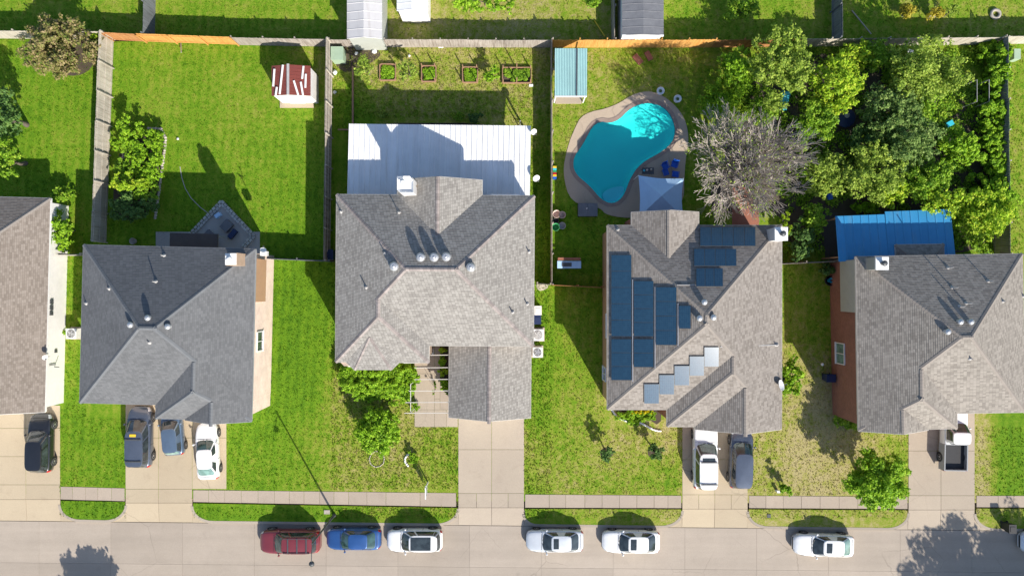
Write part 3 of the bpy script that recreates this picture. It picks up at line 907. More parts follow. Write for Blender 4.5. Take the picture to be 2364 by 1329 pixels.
# ---- grass blades
def tufts(name, px_box, density, label, avoid, h=.075, seed=1):
    rng = np.random.default_rng(seed)
    x0, y0 = G(px_box[0], px_box[3]); x1, y1 = G(px_box[2], px_box[1])
    n = int((x1-x0)*(y1-y0)*density)
    x = rng.uniform(x0, x1, n); y = rng.uniform(y0, y1, n)
    px = x*27+CX; py = -y*27+CY
    ok = np.ones(n, bool)
    for a in avoid:
        if len(a) == 4 and not hasattr(a[0], '__len__'): ok &= ~((px > a[0]) & (px < a[2]) & (py > a[1]) & (py < a[3]))
        else: ok &= ~in_poly(px, py, a)
    x = x[ok]; y = y[ok]; px = px[ok]; py = py[ok]; n = len(x)
    clump = .55+.9*rng.random(n)**2
    hh = h*clump
    verts = np.zeros((n*2, 3, 3))
    for k in range(2):
        a = rng.uniform(0, 2*pi, n); lean = rng.uniform(.15, .9, n)*hh*1.5
        la = rng.uniform(0, 2*pi, n); w = .035+.03*rng.random(n)
        ox = x+rng.normal(0, .03, n); oy = y+rng.normal(0, .03, n)
        v = verts[k*n:(k+1)*n]
        v[:, 0, 0] = ox-np.cos(a)*w; v[:, 0, 1] = oy-np.sin(a)*w
        v[:, 1, 0] = ox+np.cos(a)*w; v[:, 1, 1] = oy+np.sin(a)*w
        v[:, 2, 0] = ox+np.cos(la)*lean; v[:, 2, 1] = oy+np.sin(la)*lean; v[:, 2, 2] = hh
        v[:, :2, 2] = -.004
    d = np.tile(dry_at(px, py), 2); t = rng.random(2*n)
    me = np_mesh(name, verts, 3, M['blade'], {'dry': d, 'tone': t})
    o = link_mesh(name, me, None, label, 'stuff'); o['category'] = 'grass'
    return o
# ------------------------------------------------------------------ houses
class Frame:
    """local frame of a house in plan: photo pixels on the ground (u right, v down) rotated by th"""
    def __init__(s, ox, oy, th):
        s.ox, s.oy, s.c, s.s = ox, oy, cos(th), sin(th)
    def w(s, u, v):
        x = s.ox+u*s.c-v*s.s; y = s.oy+u*s.s+v*s.c
        return (x/27.0, -y/27.0)

def V3(p): return np.array(p, float)

class House:
    def __init__(s, name, label, fr, eave, pitch, roof_mat, cap_mat, trim_mat, wall_mat):
        c = fr.w(180, 170)
        s.e = thing(name, label, 'house', (c[0], c[1], 0))
        s.fr, s.eave, s.p = fr, eave, pitch
        s.rm, s.cm, s.tm, s.wm = roof_mat, cap_mat, trim_mat, wall_mat
        s.forced = []; s.sl = MB(); s.tr = MB(); s.wl = MB(); s.slopes = []; s.caps = []
    def slope(s, poly):
        """one flat roof face (3-D corners, eave edge first two corners) -> stepped courses of shingles"""
        poly = [V3(p) for p in poly]
        n = np.cross(poly[1]-poly[0], poly[2]-poly[0]); n /= np.linalg.norm(n)
        if n[2] < 0: n = -n
        up = np.array((0, 0, 1.0)); v = up-n*n[2]; v /= np.linalg.norm(v)
        u = np.cross(v, n)
        o = poly[0]
        s.slopes.append((o, n, [tuple(p) for p in poly]))
        q = [(np.dot(p-o, u), np.dot(p-o, v)) for p in poly]
        t0 = min(b for a, b in q); t1 = max(b for a, b in q)
        e, h = .145, .016
        def clip(pts, t, above):
            out = []
            for i in range(len(pts)):
                a, b = pts[i], pts[(i+1) % len(pts)]
                ia = (a[1] >= t) if above else (a[1] <= t); ib = (b[1] >= t) if above else (b[1] <= t)
                if ia: out.append(a)
                if ia != ib:
                    k = (t-a[1])/(b[1]-a[1]); out.append((a[0]+k*(b[0]-a[0]), t))
            return out
        k = 0; t = t0
        while t < t1-.01:
            c = clip(clip(q, t-1e-6, True), min(t+e, t1)+1e-6, False)
            if len(c) >= 3:
                vs = [tuple(o+u*a+v*b+n*(.004+h*(1-(b-t)/e))) for a, b in c]
                off = (k*.125) % .25 + (k*7919 % 13)*.019
                fc = tuple(range(len(vs)))
                nn_ = np.cross(V3(vs[1])-V3(vs[0]), V3(vs[2])-V3(vs[0]))
                uv = [(a+off+40, b-t0) for a, b in c]
                if np.dot(nn_, n) < 0: fc = fc[::-1]; uv = uv[::-1]
                s.sl.add(vs, [fc], uvs=[uv])
                lo = sorted([a for a, b in c if b < t+.004])
                if len(lo) >= 2:
                    a0, a1 = lo[0], lo[-1]
                    s.sl.add([tuple(o+u*a0+v*t+n*(.004+h)), tuple(o+u*a1+v*t+n*(.004+h)), tuple(o+u*a1+v*t-n*.01), tuple(o+u*a0+v*t-n*.01)], [(0, 3, 2, 1)], uvs=[[(a0, t-t0), (a0, t-t0-.02), (a1, t-t0-.02), (a1, t-t0)]])
            t += e; k += 1
    def roof(s, u0, u1, v0, v1, axis, ends=('hip', 'hip'), z=None, p=None, run=(None, None), soffit=True, fascia=.2):
        """a rectangular hipped or gabled roof; u,v in plan pixels, axis of its ridge 'u' or 'v'; ends: first at the low coordinate"""
        z = s.eave if z is None else z; p = s.p if p is None else p
        f = s.fr.w
        half = ((v1-v0) if axis == 'u' else (u1-u0))/2
        rise = half*p/27.0
        L0, L1 = (u0, u1) if axis == 'u' else (v0, v1)
        r0 = L0+((run[0] or half) if ends[0] == 'hip' else 0); r1 = L1-((run[1] or half) if ends[1] == 'hip' else 0)
        if r0 > r1: r0 = r1 = (r0+r1)/2
        mid = (v0+v1)/2 if axis == 'u' else (u0+u1)/2
        pt = (lambda a, b, h: (*f(a, b), h)) if axis == 'u' else (lambda a, b, h: (*f(b, a), h))
        S0, S1 = (v0, v1) if axis == 'u' else (u0, u1)
        A0, A1 = pt(L0, S0, z), pt(L1, S0, z)
        B0, B1 = pt(L0, S1, z), pt(L1, S1, z)
        R0, R1 = pt(r0, mid, z+rise), pt(r1, mid, z+rise)
        two = np.linalg.norm(V3(R0)-V3(R1)) < .02
        s.slope([A0, A1, R1] if two else [A0, A1, R1, R0]); s.slope([B0, B1, R1] if two else [B0, B1, R1, R0])
        for e_, (a, b, r) in zip(ends, ((A0, B0, R0), (A1, B1, R1))):
            if e_ == 'hip': s.slope([a, b, r]); s.caps += [(a, r), (b, r)]
            else:
                cen = (V3(A0)+V3(B1))/2
                s.wl_gable(a, b, r, cen)
        if not two: s.caps.append((R0, R1))
        # fascia and soffit
        ring = [A0, A1, B1, B0]
        ctr = (V3(A0)+V3(B1))/2
        for i in range(4):
            a, b = V3(ring[i]), V3(ring[(i+1) % 4])
            gab = (i == 1 and ends[1] == 'gable') or (i == 3 and ends[0] == 'gable')
            out = (a+b)/2-ctr; out[2] = 0; out /= np.linalg.norm(out)
            if gab:
                top = V3(R1 if i == 1 else R0)
                for q in (a, b):
                    d = top-q; L = np.linalg.norm(d)
                    s.tr.obox((q+top)/2+out*.012-np.array((0, 0, .10)), d/2, out*.016, np.cross(d/L, out)*.09)
            else:
                d = (b-a)/2
                s.tr.obox((a+b)/2-np.array((0, 0, fascia/2-.006))+out*.012, d, out*.018, (0, 0, fascia/2))
        if soffit:
            q = [(*x[:2], z-fascia+.02) for x in ring]
            s.tr.add(q, [(0, 1, 2, 3)])
    def wl_gable(s, a, b, r, cen):
        a, b, r = V3(a), V3(b), V3(r)
        out = (a+b)/2-cen; out[2] = 0; out /= np.linalg.norm(out)
        q = [a-out*.22, b-out*.22, r-out*.22-np.array((0, 0, .03))]
        s.wl.add([tuple(x) for x in q], [(0, 1, 2)], uvs=[[(0, a[2]), (np.linalg.norm(b-a), b[2]), (np.linalg.norm(b-a)/2, r[2])]])
    def walls(s, u0, u1, v0, v1, z1=None, inset=8.0, mat=None, name='wall', label=None):
        z1 = (s.eave-.16) if z1 is None else z1
        mb = MB()
        mb.prism([s.fr.w(u0+inset, v0+inset), s.fr.w(u1-inset, v0+inset), s.fr.w(u1-inset, v1-inset), s.fr.w(u0+inset, v1-inset)], -.1, z1)
        return mb.build(name, mat or s.wm, s.e, label=label)
    def finish(s, caps='joined', cap_len=.3, cap_w=.15):
        s.roof_o = s.sl.build('roof', s.rm, s.e)
        s.tr.build('fascia', s.tm, s.e)
        if s.wl.v: s.wl.build('gable_wall', s.wm, s.e)
        # ridge caps: short bent pieces lapping each other up every hip and ridge, only where they are not buried
        allc = []
        for a, b in s.caps:
            a, b = V3(a), V3(b); d = b-a; L = np.linalg.norm(d)
            if L < .3: continue
            d /= L
            k = 0.0
            while k < L-.05:
                c = a+d*(k+cap_len/2)
                top = s.height(c[0], c[1])
                sdx, sdy = -d[1], d[0]; sl_ = hypot(sdx, sdy) or 1
                hs_ = [s.height(c[0]+g*sdx/sl_*.4, c[1]+g*sdy/sl_*.4) for g in (-1, 1)]
                if (top is None or top < c[2]+.06) and all(q is None or q < c[2]-.04 for q in hs_): allc.append((c, d))
                k += cap_len*.86
        for a, b in s.forced:
            a, b = V3(a), V3(b); d = b-a; L = np.linalg.norm(d); d /= L
            allc = [(a+d*(k+.5)*cap_len*.86, d) for k in range(int(L/(cap_len*.86)))]+allc
        if caps == 'each':
            me = None
            for i, (c, d) in enumerate(allc[:300]):
                if me is None:
                    m_ = MB()
                    for sd in (-1, 1):
                        m_.add([(-cap_len/2, 0, .050), (cap_len/2, 0, .038), (cap_len/2, sd*cap_w, -.026), (-cap_len/2, sd*cap_w, -.014)], [(0, 1, 2, 3) if sd < 0 else (3, 2, 1, 0)])
                        m_.add([(-cap_len/2, 0, .050), (-cap_len/2, sd*cap_w, -.014), (-cap_len/2, sd*cap_w, -.04), (-cap_len/2, 0, .02)], [(0, 1, 2, 3)])
                    me = m_.mesh('ridge_cap', s.cm)
                o = link_mesh('ridge_cap', me, s.roof_o)
                og = ORIG[s.e.name]
                o.location = (c[0]-og[0], c[1]-og[1], c[2]-og[2])
                o.rotation_mode = 'QUATERNION'
                o.rotation_quaternion = Vector(d).to_track_quat('X', 'Z')
        else:
            m_ = MB()
            for c, d in allc:
                sd = np.cross((0, 0, 1.0), d); sd /= np.linalg.norm(sd); up = np.cross(d, sd)
                for g in (-1, 1):
                    v = [c-d*cap_len/2+up*.045, c+d*cap_len/2+up*.036, c+d*cap_len/2+sd*g*cap_w-up*.026, c-d*cap_len/2+sd*g*cap_w-up*.016]
                    m_.add(v, [(0, 1, 2, 3) if g < 0 else (3, 2, 1, 0)])
            if m_.v: m_.build('ridge_capping', s.cm, s.roof_o, kind='stuff')
    def height(s, x, y):
        best = None
        for o, n, poly in s.slopes:
            if in_poly(np.array([x]), np.array([y]), [(p[0], p[1]) for p in poly])[0]:
                z = o[2]-(n[0]*(x-o[0])+n[1]*(y-o[1]))/n[2]
                best = z if best is None else max(best, z)
        return best
    def hit(s, px, py):
        """where the view ray of a photo pixel meets the roof: point, normal"""
        best = None
        c = np.array((0, 0, CAM_H)); d = V3(P(px, py, 0))-c
        for o, n, poly in s.slopes:
            den = np.dot(n, d)
            if abs(den) < 1e-9: continue
            t = np.dot(o-c, n)/den; q = c+d*t
            if in_poly(np.array([q[0]]), np.array([q[1]]), [(p[0], p[1]) for p in poly])[0]:
                if best is None or q[2] > best[0][2]: best = (q, n)
        if best is None:
            q = V3(P(px, py, s.eave)); best = (q, np.array((0, 0, 1.0)))
        return best
    # fittings on the roof
    def pipe(s, px, py, h=.45, r=.045):
        q, n = s.hit(px, py)
        mb = MB(); mb.lathe(q, [(.16, -.08), (.15, .03), (.07, .10), (.06, .12)], 10)
        f = mb.build('pipe_flashing', M['pipe'], s.roof_o)
        mb = MB(); mb.lathe(q, [(r, -.05), (r, h), (r*.8, h), (r*.8, h-.05)], 8)
        mb.build('vent_pipe', M['pipe'], s.roof_o)
    def dome(s, px, py, r=.32, h=.46):
        q, n = s.hit(px, py)
        mb = MB()
        mb.lathe(q, [(r*1.15, -.25), (r*1.1, .04), (r*.62, .07), (r*.6, h*.55)], 14)
        b = mb.build('roof_vent', M['metal_bin'], s.e)
        mb = MB()
        mb.lathe((q[0], q[1], q[2]+h*.5), [(r*.6, 0), (r*1.0, .0), (r*1.12, .05), (r*1.06, .14), (r*.85, .24), (r*.55, .31), (r*.50, .30), (r*.30, .31), (r*.25, .34), (0.02, .345)], 18)
        mb.build('cap', M['metal_bin'], b)
    def box_vent(s, px, py, r=.2, h=.30, mat=None):
        q, n = s.hit(px, py)
        mb = MB(); mb.lathe(q, [(r*.9, -.2), (r*.85, h*.6), (r*.8, h*.6)], 10)
        b = mb.build('roof_vent', mat or M['metal_bin'], s.e)
        mb = MB(); mb.lathe((q[0], q[1], q[2]+h*.6), [(r*1.15, -.03), (r*1.2, .05), (r*.95, .16), (r*.3, .21)], 12)
        mb.build('cap', mat or M['metal_bin'], b)

def wall_window(h, pa, pb, z0, z1, out, frame=None, glass=None, mull=1):
    """window between plan points pa, pb on a wall facing out"""
    frame = frame or M['trim_w']; glass = glass or M['glass_house']
    a = V3((*pa, 0)); b = V3((*pb, 0)); o = V3((*out, 0)); o /= np.linalg.norm(o)
    d = (b-a); L = np.linalg.norm(d); d /= L
    mb = MB(); c = (a+b)/2; zc = (z0+z1)/2
    for z in (z0, z1): mb.obox(c+o*.03+np.array((0, 0, z)), d*L/2, o*.05, (0, 0, .04))
    for q in (a, b): mb.obox(q+o*.03+np.array((0, 0, zc)), d*.04, o*.048, (0, 0, (z1-z0)/2))
    for k in range(1, mull+1): mb.obox(a+d*L*k/(mull+1)+o*.028+np.array((0, 0, zc)), d*.03, o*.045, (0, 0, (z1-z0)/2))
    w = mb.build('window', frame, h.e)
    for k in range(mull+1):
        m2 = MB(); m2.obox(a+d*L*(k+.5)/(mull+1)+o*.012+np.array((0, 0, zc)), d*(L/(mull+1)/2-.01), o*.012, (0, 0, (z1-z0)/2-.01))
        m2.build('pane', glass, w)
    mb = MB(); mb.obox(c+o*.05+np.array((0, 0, z0-.06)), d*(L/2+.08), o*.07, (0, 0, .025)); mb.build('sill', frame, w)
    return w

def garage_door(h, pa, pb, zt, out, mat=None):
    a = V3((*pa, 0)); b = V3((*pb, 0)); o = V3((*out, 0)); o /= np.linalg.norm(o)
    d = b-a; L = np.linalg.norm(d); d /= L
    root = None
    for k in range(4):
        mb = MB()
        z0, z1 = .03+k*zt/4, .03+(k+1)*zt/4-.02
        mb.obox((a+b)/2+o*.015+np.array((0, 0, (z0+z1)/2)), d*L/2, o*.03, (0, 0, (z1-z0)/2))
        for j in range(4): mb.obox(a+d*L*(j+.5)/4+o*.045+np.array((0, 0, (z0+z1)/2)), d*(L/8-.12), o*.012, (0, 0, (z1-z0)/2-.1))
        if root is None: root = mb.build('garage_door', mat or M['trim_w'], h.e)
        else: mb.build('door_panel', mat or M['trim_w'], root)

# ---- the middle house (tan shingles, white patio cover behind)
C = House('tan_roof_house', 'tan shingled house in the middle with a white metal patio cover behind it', Frame(-368.7, -196.5, R(.4)), 5.2, .48, M['roof_c'], M['cap_c'], M['trim'], M['brick_tan'])
C.roof(0, 416, 0, 316, 'u')
C.roof(.3, 196.5, 213, 352, 'v', ('gable', 'hip'), run=(None, 98))
C.roof(128, 306, -32, 200, 'v', ('gable', 'gable'))
C.roof(233, 413, 302, 479, 'v', ('gable', 'gable'), z=2.75, fascia=.16)
C.walls(0, 416, 0, 316, label='tan brick wall')
C.walls(.4, 196.5, 100, 352.5, inset=8.4)
C.walls(128, 306, -32, 60, inset=8.2)
C.walls(233, 413, 290, 479, z1=2.6, inset=7)
# front bay with its own small hipped roof
apex = V3(P(853, 778, 6.20))
b = [V3(P(x, y, 5.2)) for x, y in ((798, 835.5), (818, 853), (904, 853), (923, 835))]
for i in range(3): C.slope([b[i], b[i+1], apex])
C.slope([V3(P(775+20, 836, 5.2)), b[0], apex]) if False else None
C.forced += [(b[1], apex), (b[2], apex)]
for i in range(3):
    d = (b[i+1]-b[i])/2; o = np.cross(d, (0, 0, 1.0)); o /= np.linalg.norm(o)
    C.tr.obox((b[i]+b[i+1])/2-np.array((0, 0, .094)), d, o*.02, (0, 0, .1))
mb = MB(); mb.prism([G(811, 812), G(828, 829), G(897, 829), G(914, 812), G(914, 790), G(811, 790)], -.1, 5.02); mb.build('bay_wall', M['brick_tan'], C.e)
C.finish('each')
for x, y in ((972, 594), (1003, 594), (1031, 593)): C.dome(x, y)
C.dome(911, 615); C.dome(1087, 617)
for x, y in ((921, 491), (788, 489), (889, 584), (846, 663), (1221, 581), (1217, 701), (1183, 720)): C.pipe(x, y)
f = C.fr.w
garage_door(C, f(250, 472.2), f(398, 472.2), 2.25, (0, -1))
wall_window(C, G(835, 829.3), G(890, 829.3), .7, 2.2, (0, -1)); wall_window(C, G(835, 829.3), G(890, 829.3), 3.4, 4.7, (0, -1))
wall_window(C, f(206, 308.2), f(222, 308.2), 3.3, 4.6, (0, -1), mull=0)
wall_window(C, f(408.2, 60), f(408.2, 100), 3.2, 4.5, (1, 0)); wall_window(C, f(7.8, 100), f(7.8, 60), 3.2, 4.5, (-1, 0)); wall_window(C, f(7.8, 240), f(7.8, 200), .9, 2.2, (-1, 0))
wall_window(C, f(60, 7.8), f(20, 7.8), .9, 2.2, (0, 1)); wall_window(C, f(240, -24), f(190, -24), 3.6, 4.8, (0, 1))
mb = MB(); w0 = f(215, 309); mb.box((f(222, 308)[0], f(222, 308)[1]-.02, 1.05), (1.0, .06, 2.1)); mb.build('front_door', M['timber'], C.e)
# gutter lengths seen at the eaves
mb = MB(); mb.bar(P(932, 836.5, 5.13), P(968, 836, 5.13), .1, .09); mb.build('gutter', M['trim_w'], C.e)
mb = MB(); mb.bar(P(1134, 450.5, 5.13), P(1199, 451, 5.13), .1, .09); mb.build('gutter', M['trim_w'], C.e)
# chimney: sided stack with a white metal pan and a round cap
q0 = P(936, 426, 8.15)
mb = MB(); cx_, cy_ = q0[0], q0[1]
mb.box((cx_, cy_, 5.6), (1.05, 1.0, 5.0)); ch = mb.build('chimney', M['siding_w'], C.e)
mb = MB()
ring = [(-.56, -.42), (-.36, -.60), (.60, -.60), (.60, .26), (.36, .56), (-.56, .56)]
z = 8.1
n6 = len(ring)
outr = [(cx_+x*1.02, cy_+y*1.02) for x, y in ring]; inn = [(cx_+x*.72, cy_+y*.72) for x, y in ring]
mb.add([(x, y, z) for x, y in outr]+[(x, y, z+.30) for x, y in outr]+[(x, y, z+.10) for x, y in inn],
       [(i, (i+1) % n6, n6+(i+1) % n6, n6+i) for i in range(n6)]+[(n6+i, n6+(i+1) % n6, 2*n6+(i+1) % n6, 2*n6+i) for i in range(n6)]+[tuple(2*n6+i for i in range(n6))])
mb.build('chimney_pan', M['white'], ch)
mb = MB(); mb.lathe((cx_-.10, cy_+.05, 8.15), [(.14, 0), (.14, .45), (.2, .46), (.23, .52), (.2, .60), (.12, .63), (.1, .61), (.02, .62)], 16); mb.build('chimney_cap', M['white'], ch)
mb = MB(); a_ = P(948, 437, 6.3); mb.add([P(949, 429, 6.0), P(967, 427, 6.45), P(949, 443, 6.15), P(949, 430, 5.7)], [(0, 2, 1), (0, 1, 3)]); mb.build('chimney_cricket', M['drive_warm'], ch)

# ---- white corrugated patio cover
pc = thing('patio_cover', 'white ribbed metal patio cover half in the shadow of the tan house', 'patio cover', (*G(1010, 380), 0))
PZ0, PZ1 = 2.70, 3.02
np_ = 34
pw = []
pan = None
xl0, xr0 = 805.5, 1225.5; xl1, xr1 = 801.5, 1223.0
A_ = [V3(P(xl0, 286, PZ0)), V3(P(xr0, 290.5, PZ0)), V3(P(xr1, 452, PZ1)), V3(P(xl1, 449, PZ1))]
A_[2][1] -= .1; A_[3][1] -= .1
def pat(u, v): return (A_[0]*(1-u)+A_[1]*u)*(1-v)+(A_[3]*(1-u)+A_[2]*u)*v
og = ORIG[pc.name]
for i in range(np_):
    u0, u1 = i/np_, (i+1)/np_
    mb = MB()
    prof = [(0, .0), (.04, .045), (.12, .045), (.16, .0), (.44, .0), (.46, .014), (.54, .014), (.56, .0), (1.0, .0)]
    vs = []
    for v in (0, 1):
        for s_, hh in prof:
            q = pat(u0+(u1-u0)*s_, v); vs.append((q[0], q[1], q[2]+hh+.002*(i % 2)))
    k = len(prof)
    mb.add(vs, [(j, j+1, k+j+1, k+j) for j in range(k-1)])
    mb.build('roof_panel', M['metal_w'], pc)
for v in (.0, .5, 1.0):
    mb = MB(); a, b = pat(0, v), pat(1, v); mb.bar((a[0], a[1]-(.06 if v == 0 else 0), a[2]-.10), (b[0], b[1]-(.06 if v == 0 else 0), b[2]-.10), .1, .18); mb.build('beam', M['trim_w'], pc)
for u in (.01, .25, .5, .75, .99):
    q = pat(u, .03); mb = MB(); mb.box((q[0], q[1], q[2]/2-.1), (.12, .12, q[2]-.2)); mb.build('post', M['trim_w'], pc)

# ---- charcoal roof house (left)
B = House('charcoal_roof_house', 'charcoal shingled house left of the middle with pale pink brick side', Frame(-904, -91, R(1.4)), 5.0, .50, M['roof_b'], M['cap_b'], M['trim_g'], M['brick_pink'])
B.roof(0, 363, 0, 333, 'u')
B.roof(161, 362.7, 229, 362, 'v', ('gable', 'hip'), run=(None, 66))
B.roof(223, 362.4, 312, 364, 'v', ('gable', 'gable'))
B.walls(0, 363, 0, 333, label='pale pink brick wall'); B.walls(161, 362.6, 150, 362, inset=8.3)
B.finish()
B.wl = MB()
for x, y in ((304, 749), (344, 733), (390, 753)): B.box_vent(x, y)
for x, y, h in ((360, 650, .5), (253, 666, .3), (200, 700, .3), (345, 790, .3), (379, 590, .5)): B.pipe(x, y, h)
f = B.fr.w
wall_window(B, f(355.2, 178), f(355.2, 220), 2.3, 3.5, (1, 0), mull=1)
garage_door(B, f(175, 354.5), f(330, 354.5), 2.3, (0, -1))
wall_window(B, f(40, 325.5), f(100, 325.5), .8, 2.3, (0, -1))
# chimney in pink brick with a white cap, and the darker chase beside it
q = P(534, 598, 6.9)
mb = MB(); mb.box((q[0], q[1], 3.4), (.86, .95, 7.0)); ch = mb.build('chimney', M['brick_orange'], B.e, label='orange brick chimney')
mb = MB(); mb.box((q[0], q[1], 6.98), (.80, .86, .16)); mb.build('chimney_pan', M['white'], ch)
mb = MB(); mb.lathe((q[0], q[1], 7.05), [(.14, 0), (.14, .3), (.22, .32), (.22, .4), (.03, .44)], 12); mb.build('chimney_cap', M['white'], ch)
mb = MB(); a = f(355.0, 20); b = f(361.5, 20); c = f(361.5, 112); d = f(355.0, 112)
mb.prism([a, b, c, d], 2.4, 4.75, bottom=True); mb.build('chase', M['siding_p'], B.e)
mb = MB(); a = f(175, -22); mb.prism([f(150, -34), f(255, -34), f(255, 10), f(150, 10)], 2.5, 2.68); mb.build('back_awning', M['brown_sheet'], B.e)
for u in (155, 250):
    mb = MB(); a = f(u, -30); mb.box((a[0], a[1], 1.25), (.12, .12, 2.5)); mb.build('awning_post', M['trim_g'], B.e)
q = f(371, 8); mb = MB(); mb.box((q[0], q[1], 3.9), (.5, .35, .5)); mb.build('flood_lamp', M['white'], B.e)

# ---- house with solar panels (right)
D = House('solar_roof_house', 'brown grey shingled house carrying dark solar panels beside the pool', Frame(201, -132, R(0)), 5.0, .5, M['roof_d'], M['cap_d'], M['trim'], M['brick_red'])
D.roof(0, 368, 0, 388, 'v')
D.roof(126, 367.7, 264, 424, 'v', ('gable', 'hip'))
D.roof(185, 367.4, 330, 430, 'v', ('gable', 'gable'))
D.roof(51, 193, -28, 120, 'v', ('gable', 'gable'))
D.walls(0, 368, 0, 388, mat=M['siding_p'], label='pale side wall'); D.walls(126, 367.6, 200, 424, inset=8.3, mat=M['brick_red']); D.walls(51, 193, -28, 30, inset=8.2)
D.finish()
for x, y in ((1624, 697), (1613, 734), (1645, 732)): D.box_vent(x, y)
D.pipe(1426, 530, .3); D.pipe(1790, 795, .3); D.pipe(1793, 795, .2)
f = D.fr.w
garage_door(D, f(200, 422.6), f(350, 422.6), 2.3, (0, -1))
wall_window(D, f(30, 380.6), f(90, 380.6), .8, 2.3, (0, -1)); wall_window(D, f(7.5, 240), f(7.5, 190), 2.9, 4.3, (-1, 0)); wall_window(D, f(7.5, 340), f(7.5, 310), .8, 2.2, (-1, 0))
q = P(1803, 540, 6.9); mb = MB(); mb.box((q[0], q[1], 3.4), (.92, .95, 6.9)); ch = mb.build('chimney', M['siding_w'], D.e)
mb = MB(); mb.box((q[0], q[1], 6.9), (.98, 1.02, .15)); mb.build('chimney_pan', M['white'], ch)
mb = MB(); mb.lathe((q[0], q[1], 6.95), [(.14, 0), (.14, .35), (.22, .36), (.22, .42), (.03, .46)], 12); mb.build('chimney_cap', M['dark_metal'], ch)
mb = MB(); mb.bar(D.hit(1562, 658)[0]+np.array((0, 0, .05)), D.hit(1606, 658)[0]+np.array((0, 0, .05)), .05, .05); mb.build('conduit', M['pipe'], D.e)
mb = MB(); mb.bar(D.hit(1662, 800)[0]+np.array((0, 0, .06)), D.hit(1792, 796)[0]+np.array((0, 0, .06)), .06, .06); mb.build('conduit', M['pipe'], D.e)

def solar(px0, py0, px1, py1, nx, ny):
    """an array of solar panels standing off the roof under these photo pixels"""
    q, n = D.hit((px0+px1)/2, (py0+py1)/2)
    c = np.array((0, 0, CAM_H)); off = q+n*.13
    def on(px, py):
        d = V3(P(px, py, 0))-c; t = np.dot(off-c, n)/np.dot(n, d); return c+d*t
    og = ORIG[D.e.name]
    for j in range(ny):
        for i in range(nx):
            a = on(px0+(px1-px0)*i/nx, py0+(py1-py0)*j/ny); b = on(px0+(px1-px0)*(i+1)/nx, py0+(py1-py0)*j/ny)
            d = on(px0+(px1-px0)*i/nx, py0+(py1-py0)*(j+1)/ny)
            u = b-a; v = d-a; lu, lv = np.linalg.norm(u), np.linalg.norm(v)
            ce = a+u/2+v/2
            mb = MB(); mb.obox(ce-n*.02, u/2*(1-.012/lu), v/2*(1-.012/lv), n*.02)
            p_ = mb.build('solar_panel', M['dark_metal'], D.e)
            m2 = MB(); uu, vv = u/2*(1-.045/lu), v/2*(1-.045/lv)
            m2.add([ce-uu-vv+n*.004, ce+uu-vv+n*.004, ce+uu+vv+n*.004, ce-uu+vv+n*.004], [(0, 3, 2, 1) if np.dot(np.cross(uu, vv), n) < 0 else (0, 1, 2, 3)],
                   uvs=[[(0, 0), (0, lv), (lu, lv), (lu, 0)] if np.dot(np.cross(uu, vv), n) < 0 else [(0, 0), (lu, 0), (lu, lv), (0, lv)]])
            m2.build('cell_sheet', M['solar'], p_)
    for (x, y) in ((px0+3, py0+3), (px1-3, py0+3), (px0+3, py1-3), (px1-3, py1-3)):
        m3 = MB(); e = on(x, y); m3.tube(e-n*.2, e-n*.02, .03, .03, 5); m3.build('panel_mount', M['pipe'], D.e)
solar(1411, 588, 1458, 776, 1, 5); solar(1411, 782, 1458, 877, 1, 3)
solar(1463, 648, 1509, 776, 1, 4); solar(1463, 782, 1509, 847, 1, 2)
solar(1514, 662, 1562, 796, 1, 4); solar(1567, 705, 1595, 758, 1, 1)
solar(1616, 524, 1744, 568, 5, 1); solar(1602, 574, 1700, 614, 4, 1); solar(1607, 619, 1669, 661, 3, 1)
for xa, ya, yb in ((1460, 645, 880), (1511.5, 662, 850), (1564.5, 700, 798)):
    a_ = D.hit(xa, ya)[0]; b_ = D.hit(xa, yb)[0]; mb = MB(); mb.bar(a_+np.array((0, 0, .09)), b_+np.array((0, 0, .09)), .06, .05); mb.build('mount_rail', M['rim'], D.e)
for a in ((1487, 886, 1522, 931), (1522, 865, 1557, 910), (1557, 844, 1592, 889), (1592, 822, 1626, 867), (1626, 801, 1660, 846)): solar(*a, 1, 1)

# ---- red brick house (right edge)
E = House('red_brick_house', 'beige grey shingled house with red brick side wall at the right edge', Frame(725, -66, R(-1.0)), 5.0, .5, M['roof_e'], M['cap_d'], M['trim'], M['brick_red'])
E.roof(0, 352, 0, 334, 'u')
E.roof(.3, 208, 227, 366, 'v', ('gable', 'hip'), run=(None, 72))
E.roof(.6, 147, 311, 368, 'v', ('gable', 'gable'))
E.walls(0, 352, 0, 334, label='red brick wall'); E.walls(.4, 208, 140, 366, inset=8.3)
E.roof(110, 216, -26, 20, 'u', ('hip', 'hip'), z=3.3, p=.3)
E.finish()
for x, y in ((2213, 742), (2237, 742), (2184, 765)): E.box_vent(x, y)
for x, y, h in ((2188, 618, .7), (2281, 649, .6), (2198, 664, .7), (2230, 700, .7), (2215, 707, .6), (2239, 827, .3), (2314, 695, .3), (2361, 683, .3)): E.pipe(x, y, h)
f = E.fr.w
wall_window(E, f(7.6, 236), f(7.6, 190), 1.0, 2.4, (-1, 0), glass=M['glass_pale'])
garage_door(E, f(120, 359.5), f(200, 359.5), 2.3, (0, -1)); wall_window(E, f(40, 360.5), f(90, 360.5), .8, 2.2, (0, -1))
wall_window(E, f(240, 326.4), f(300, 326.4), .8, 2.2, (0, -1))
q = P(2036, 608, 6.8); mb = MB(); mb.box((q[0], q[1], 3.3), (.92, .92, 6.9)); ch = mb.build('chimney', M['siding_g'], E.e, label='grey green sided chimney')
mb = MB(); mb.box((q[0], q[1], 6.78), (.98, .98, .14)); mb.build('chimney_pan', M['white'], ch)
